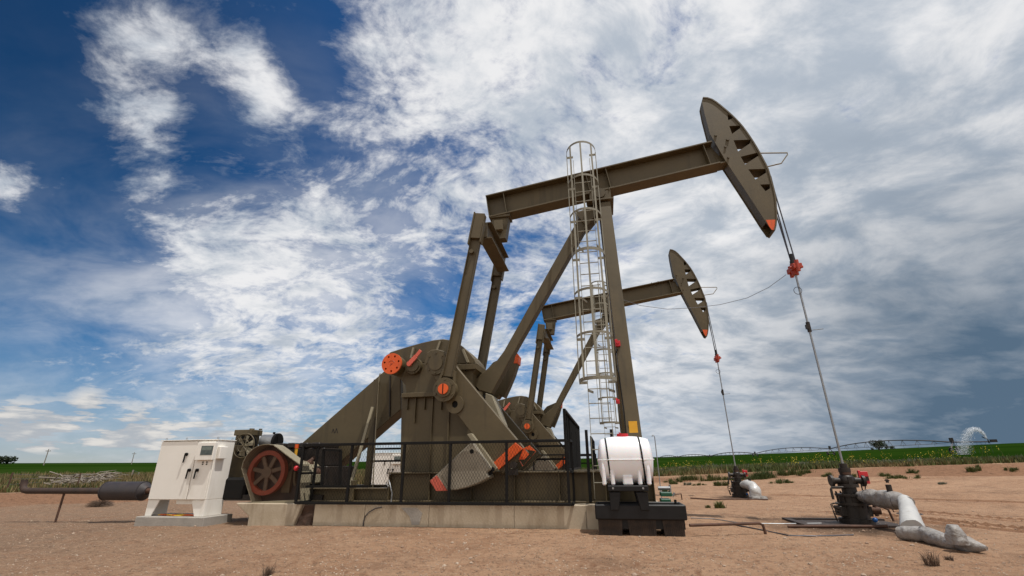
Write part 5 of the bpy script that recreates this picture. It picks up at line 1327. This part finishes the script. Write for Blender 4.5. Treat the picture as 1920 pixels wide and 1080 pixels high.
# left wire fence
t = thing('wire_fence', 'old wire fence with leaning thin posts in the grass at far left', 'fence', gd(-50, 32))
pp = []
for (u, vt, vb, rad) in ((19, 886, 929, .03), (148, 887, 921, .025), (224, 890, 905, .02), (245, 881, 904, .05), (257, 885, 904, .035), (85, 890, 916, .02)):
    d = 30 if u in (19, 148) else 45 if u > 200 else 36
    p = gd(azof(u, 900), d); h = 1.15; tp_ = V((p.x, p.y, elz(u+2, vt, d)))
    MB().cyl(p-V((0, 0, .2)), tp_, rad, n=8).build('fence_post', WOOD if rad > .03 else BROWNS, t); pp.append((u, p, tp_))
pp.sort(key=lambda q: q[0]); b = MB()
for f_ in (.35, .65, .92):
    for i in range(len(pp)-1): b.cyl(pp[i][1].lerp(pp[i][2], f_), pp[i+1][1].lerp(pp[i+1][2], f_), .006, n=4, caps=False)
b.build('fence_wire', CABLE, t)
# heap of dry branches
rnd = random.Random(12); b = MB()
for k in range(60):
    u = rnd.uniform(98, 212); p = gd(azof(u, 905), rnd.uniform(31, 35)); a = rnd.uniform(-.5, .5) if rnd.random() < .7 else rnd.uniform(0, 3); L_ = rnd.uniform(.5, 1.9); z = rnd.uniform(.1, .6)
    c = p+V((0, 0, z)); d = V((math.cos(a), math.sin(a)*.5, rnd.uniform(-.2, .35))); pts = [c-d*L_/2, c+V((0, 0, rnd.uniform(-.15, .2))), c+d*L_/2]
    b.tube(pts, [.03, .025, .008], 5)
tag(b.build('branch_pile', WOOD), 'heap of pale dry branches in the grass behind the dark exhaust pipe', 'branch pile')
# sprinkler boom of a center pivot
def D2p(u, v, d): return D(u, v, d)
BOOM = mat('dull_boom_steel', (0.09, 0.075, 0.07), (0.13, 0.11, 0.10), .6)
IR = [(1236, 858, 330), (1270, 857, 300), (1331, 855.5, 255), (1415.6, 850.5, 215), (1556, 841.5, 165), (1785, 829, 120), (1864, 828, 112)]
t = thing('irrigation_boom', 'long wheeled irrigation boom spanning the green field along the right horizon', 'irrigation boom', gd(azof(1556), 165))
tw = []
for k, (u, v, d) in enumerate(IR):
    p = D2p(u, v, d); tw.append(p)
for k in range(len(IR)-1):
    a, c = tw[k], tw[k+1]; b = MB(); n_ = 10; pr_ = []; rt = .17 if k < 3 else .12
    last = k == len(IR)-2
    for i in range(n_+1):
        f = i/n_; q = a.lerp(c, f); q.z += (1.1 if not last else .0)*4*f*(1-f); pr_.append(q)
    b.tube(pr_, rt, 6); b.build('span_pipe', BOOM, t)
    if not last:
        b = MB(); lowp = []
        sd2 = (c-a).normalized().cross(V((0, 0, 1)))
        for i in range(1, n_):
            q = pr_[i]-V((0, 0, 1.0*math.sin(math.pi*i/n_)+.25)); lowp.append(q)
            for s_ in (-1, 1): b.cyl(pr_[i], q+sd2*.5*s_, .04, n=4, caps=False)
        for i in range(len(lowp)-1):
            for s_ in (-1, 1): b.cyl(lowp[i]+sd2*.5*s_, lowp[i+1]+sd2*.5*s_, .025, n=4, caps=False)
        b.cyl(a, lowp[0], .025, n=4, caps=False); b.cyl(lowp[-1], c, .025, n=4, caps=False)
        b.build('span_truss', BOOM, t)
    b = MB()
    for i in range(1, n_): b.cyl(pr_[i], pr_[i]-V((0, 0, 1.9)), .018, n=4, caps=False)
    b.build('drop_hoses', CABLE, t)
for k in (1, 2, 3, 4, 5):
    p = tw[k]; g0 = gz(p.x, p.y); dd = (tw[k+1]-tw[k]).normalized(); b = MB(); sd2 = dd.cross(V((0, 0, 1))).normalized()
    for s_ in (-1, 1):
        for q_ in (-.25, .25): b.cyl(p+dd*q_, V((p.x, p.y, g0+.6))+sd2*(1.9*s_)*.7+dd*(1.2*s_), .05, n=5)
    a_ = V((p.x, p.y, g0+.6))+sd2*1.33+dd*1.2; c_ = V((p.x, p.y, g0+.6))-sd2*1.33-dd*1.2
    b.cyl(a_, c_, .06, n=5)
    tower = b.build('tower', BOOM, t)
    MB().box(p.x-.25, p.x+.25, p.y-.2, p.y+.2, p.z+.1, p.z+.75).build('control_box', DARK, tower)
    for q in (a_, c_):
        w = MB(); w.tube([q+V((.45*dd.x*math.cos(i*.524), .45*dd.y*math.cos(i*.524), .45*math.sin(i*.524))) for i in range(12)], .12, 6, closed=True); w.build('wheel', DARK, tower)
pe = tw[-1]; b = MB(); b.box(pe.x-.5, pe.x+.4, pe.y-.15, pe.y+.15, pe.z-.1, pe.z+.35); b.build('pump_box', DARK, t); b = MB(); gun = D2p(1852, 824, 112.5); b.cyl(gun-V((0, 0, .6)), gun, .08, n=6); b.cyl(gun, gun+V((-.7, 0, .45)), .07, n=6); b.build('end_gun', DARK, t)
# water jet of the end gun
WATER = bpy.data.materials.new('water_spray'); WATER.use_nodes = True; wb_ = WATER.node_tree.nodes['Principled BSDF']
wb_.inputs['Base Color'].default_value = (.85, .88, .92, 1); wb_.inputs['Roughness'].default_value = .5; wb_.inputs['Alpha'].default_value = .5
rnd = random.Random(4); b = MB()
wpts = [(1850, 823), (1843, 812), (1834, 804.5), (1825, 802), (1816, 806), (1810, 816), (1806.5, 830), (1804.5, 843), (1803, 853)]
for k in range(9000):
    f = rnd.random()**.85*(len(wpts)-1.001); i = int(f); f -= i; u = wpts[i][0]*(1-f)+wpts[i+1][0]*f; v = wpts[i][1]*(1-f)+wpts[i+1][1]*f
    s_ = .25+.55*(i+f); q = D2p(u, v, 112)+V((rnd.gauss(0, .10*s_*.6), rnd.gauss(0, .2*s_), rnd.gauss(0, .10*s_*.6)-abs(rnd.gauss(0, .14*s_))))
    e = V((rnd.gauss(0, 1), rnd.gauss(0, 1), rnd.gauss(0, 1))).normalized(); a, c = frame(e); r_ = rnd.uniform(.03, .075); b.add([q+a*r_, q-a*r_*.5+c*r_*.8, q-a*r_*.5-c*r_*.8], [(0, 1, 2)])
tag(b.build('water_spray', WATER), 'arching jet of white water falling left from the boom end', 'water jet', kind='stuff')

# ------------------------------------------------------------------ vegetation
def blade_patch(b, c, n, rad, h, rnd, lean=.5, wd_=.012):
    k = max(1, int(3+rad*9)); cs = [(0, 0, rad*.45, 1)]
    for _ in range(k):
        a = rnd.uniform(0, 6.28); r_ = rad*rnd.uniform(.15, .9); cs.append((r_*math.cos(a)*1.25, r_*math.sin(a)*.8, rad*rnd.uniform(.12, .34), rnd.uniform(.35, 1.1)))
    for _ in range(n):
        cx, cy, rr, hs = rnd.choice(cs); a = rnd.uniform(0, 6.28); r_ = rr*abs(rnd.gauss(0, .55)); p = V((c.x+cx+r_*math.cos(a), c.y+cy+r_*math.sin(a), 0)); p.z = gz(p.x, p.y)-.01
        hh = h*hs*rnd.uniform(.35, 1.15); l = V((math.cos(a), math.sin(a), 0))*hh*lean*rnd.uniform(.1, 1.3)+V((rnd.gauss(0, .12), rnd.gauss(0, .12), 0))*hh
        s_ = V((-math.sin(a+rnd.uniform(-1, 1)), math.cos(a), 0)).normalized()*wd_*rnd.uniform(.6, 1.7)
        m1 = p+l*.4+V((0, 0, hh*.6)); b.add([p-s_, p+s_, m1+s_*.8, m1-s_*.8, p+l+V((0, 0, hh))], [(0, 1, 2, 3), (3, 2, 4)])
TU = [(1262, 908, .5, .22, 0, 'first green tuft right of the tank'), (1290, 910, .35, .18, 1, 'tuft'), (1312, 910, .45, .16, 0, ''), (1343, 911, .25, .22, 0, ''), (1357, 911, .35, .28, 0, ''), (1378, 912, .35, .2, 0, ''), (1465, 906, .8, .28, 0, ''), (1492, 890, 1.4, .45, 0, ''), (1440, 896, 1.6, .5, 0, ''), (1405, 899, 1.3, .45, 0, ''), (1345, 901, 1.2, .4, 0, ''), (1275, 903, 1.3, .4, 0, ''), (1556, 893, .6, .25, 0, ''), (1600, 895, .5, .2, 0, ''), (1655, 893, .6, .2, 0, ''), (1688, 897, .9, .25, 0, ''), (1712, 887, .5, .25, 0, ''), (1828, 884, .5, .25, 0, ''), (1898, 884, .5, .22, 0, ''), (1770, 908, .3, .12, 1, ''), (1350, 953, .35, .2, 0, ''), (1745, 1062, .10, .18, 2, ''), (1778, 1050, .13, .09, 2, ''), (500, 1078, .16, .17, 2, ''), (1250, 925, .3, .2, 0, ''), (1530, 878, .7, .4, 0, '')]
rnd = random.Random(21)
TL = ['green weed tuft growing on the sand around the distant well', 'greyish weed tuft on the sand behind the tray', 'dry brown weed tuft at the bottom edge of the sand']
for i, (u, v, rad, h, kind, _) in enumerate(TU):
    p = gpt(u, v, 0); b = MB(); blade_patch(b, p, int(200+rad*700) if kind != 2 else 150, rad*.8, h, rnd, .55, .008 if kind != 2 else .0022)
    o = b.build('weed_tuft', (GRASSA, SAGE, TUMBLE)[kind]); tag(o, TL[kind], 'weed', ['green weed tufts on the pad', 'grey weed tufts on the pad', 'dry weed tufts at the front'][kind])
p = gpt(187, 950, 0); b = MB(); rn2 = random.Random(3)
for _ in range(520):
    d = V((rn2.gauss(0, 1), rn2.gauss(0, 1), abs(rn2.gauss(0, .7)))).normalized(); q = p+V((d.x*.42, d.y*.35, d.z*.26)); b.tube([p+V((d.x*.1, d.y*.1, .02)), p.lerp(q, .6)+V((0, 0, .04)), q+V((rn2.gauss(0, .05), rn2.gauss(0, .05), 0))], [.005, .004, .002], 3)
tag(b.build('tumbleweed', TUMBLE), 'dead brown tumbleweed on the sand beneath the dark muffler', 'tumbleweed')
# verge: grass, sage and flowering weeds as stuff
rnd = random.Random(31)
def scatter(name, m_, n, a0, a1, d0, d1, h, wd_, dens, label, cat, bend=.45):
    b = MB()
    for _ in range(n):
        az_ = rnd.uniform(a0, a1); d = d0+(d1-d0)*rnd.random()**1.25; p = gd(az_, d)
        if noise.noise(V((p.x*.22, p.y*.22, dens))) < rnd.uniform(-.45, .15): continue
        k = rnd.randint(3, 6); sc = rnd.uniform(.5, 1.15)*(1+.5*noise.noise(V((p.x*.15, p.y*.15, 4))))
        for _ in range(k):
            a = rnd.uniform(0, 6.28); hh = h*sc*rnd.uniform(.5, 1.1); l = V((math.cos(a), math.sin(a), 0))*hh*bend*rnd.random(); s_ = V((-math.sin(a), math.cos(a), 0))*wd_*rnd.uniform(.6, 1.5)
            q = p+V((rnd.gauss(0, .12), rnd.gauss(0, .12), -.02)); b.add([q-s_, q+s_, q+l+V((0, 0, hh))], [(0, 1, 2)])
    return tag(b.build(name, m_), label, cat, kind='stuff')
scatter('roadside_grass', GRASSA, 15000, -8, 38, 38.5, 74, .42, .05, 1, 'green weeds and grass growing along the edge of the sandy pad', 'grass')
scatter('dry_grass', GRASSD, 11000, -8, 38, 38.5, 70, .36, .045, 2, 'yellowish dry grass mixed into the verge behind the wells', 'grass')
scatter('tawny_grass', GRASSD, 14000, -62, -8, 28.5, 60, .42, .04, 3, 'tawny dry grass beyond the sand on the left', 'grass')
scatter('left_grass', GRASSA, 8000, -62, -8, 28.5, 66, .38, .04, 7, 'green grass mixed into the dry grass on the left', 'grass')
scatter('sage_brush', SAGE, 2600, -2, 38, 46, 76, .45, .08, 5, 'grey green sage clumps in front of the green field', 'shrubs')
b = MB(); st = MB()
for _ in range(250):
    u = rnd.choice([rnd.gauss(1255, 25), rnd.gauss(1310, 18), rnd.gauss(1425, 18), rnd.gauss(1500, 25), rnd.gauss(1540, 15), rnd.uniform(1240, 1919), rnd.gauss(1760, 30), rnd.gauss(1600, 30)])
    if not 1232 < u < 1925: continue
    p = gd(azof(u), rnd.uniform(39, 60)); hh = rnd.uniform(.4, .95); tp_ = p+V((rnd.gauss(0, .12), rnd.gauss(0, .12), hh)); st.cyl(p, tp_, .014, .008, 4, False)
    for _ in range(rnd.randint(3, 7)):
        q = tp_+V((rnd.gauss(0, .09), rnd.gauss(0, .09), rnd.gauss(-.06, .10))); e, f = frame(V((rnd.gauss(0, 1), rnd.gauss(0, 1), .6))); s_ = rnd.uniform(.018, .038); b.add([q-e*s_, q+f*s_, q+e*s_, q-f*s_], [(0, 1, 2, 3)])
tag(b.build('yellow_blossoms', FLOWER), 'yellow blossoms scattered over the weeds along the right verge', 'flowers', kind='stuff')
tag(st.build('flower_stems', GRASSA), 'thin green stems carrying the yellow blossoms of the right verge', 'stems', kind='stuff')
# gravel
b = MB(); rnd = random.Random(8)
for _ in range(9000):
    az_ = rnd.uniform(-60, 38); d = 5.0+16*rnd.random()**1.7; p = gd(az_, d)
    if p.y > -1.2 and -13.5 < p.x < -3.7: continue
    r_ = rnd.uniform(.006, .016)*(1.0 if rnd.random() < .96 else 2.4); k = 5; vs = []
    for zz, q in ((-.3, .9), (.35, .85)):
        for j in range(k):
            a = 2*math.pi*j/k+rnd.uniform(-.3, .3); vs.append(p+V((math.cos(a)*r_*q*rnd.uniform(.7, 1.2), math.sin(a)*r_*q*rnd.uniform(.7, 1.2), zz*r_)))
    vs.append(p+V((0, 0, r_*.8)))
    b.add(vs, [(j, (j+1) % k, (j+1) % k+k, j+k) for j in range(k)]+[(k+j, k+(j+1) % k, 2*k) for j in range(k)])
tag(b.build('gravel', STONE), 'small loose stones scattered over the sandy pad', 'gravel', kind='stuff')
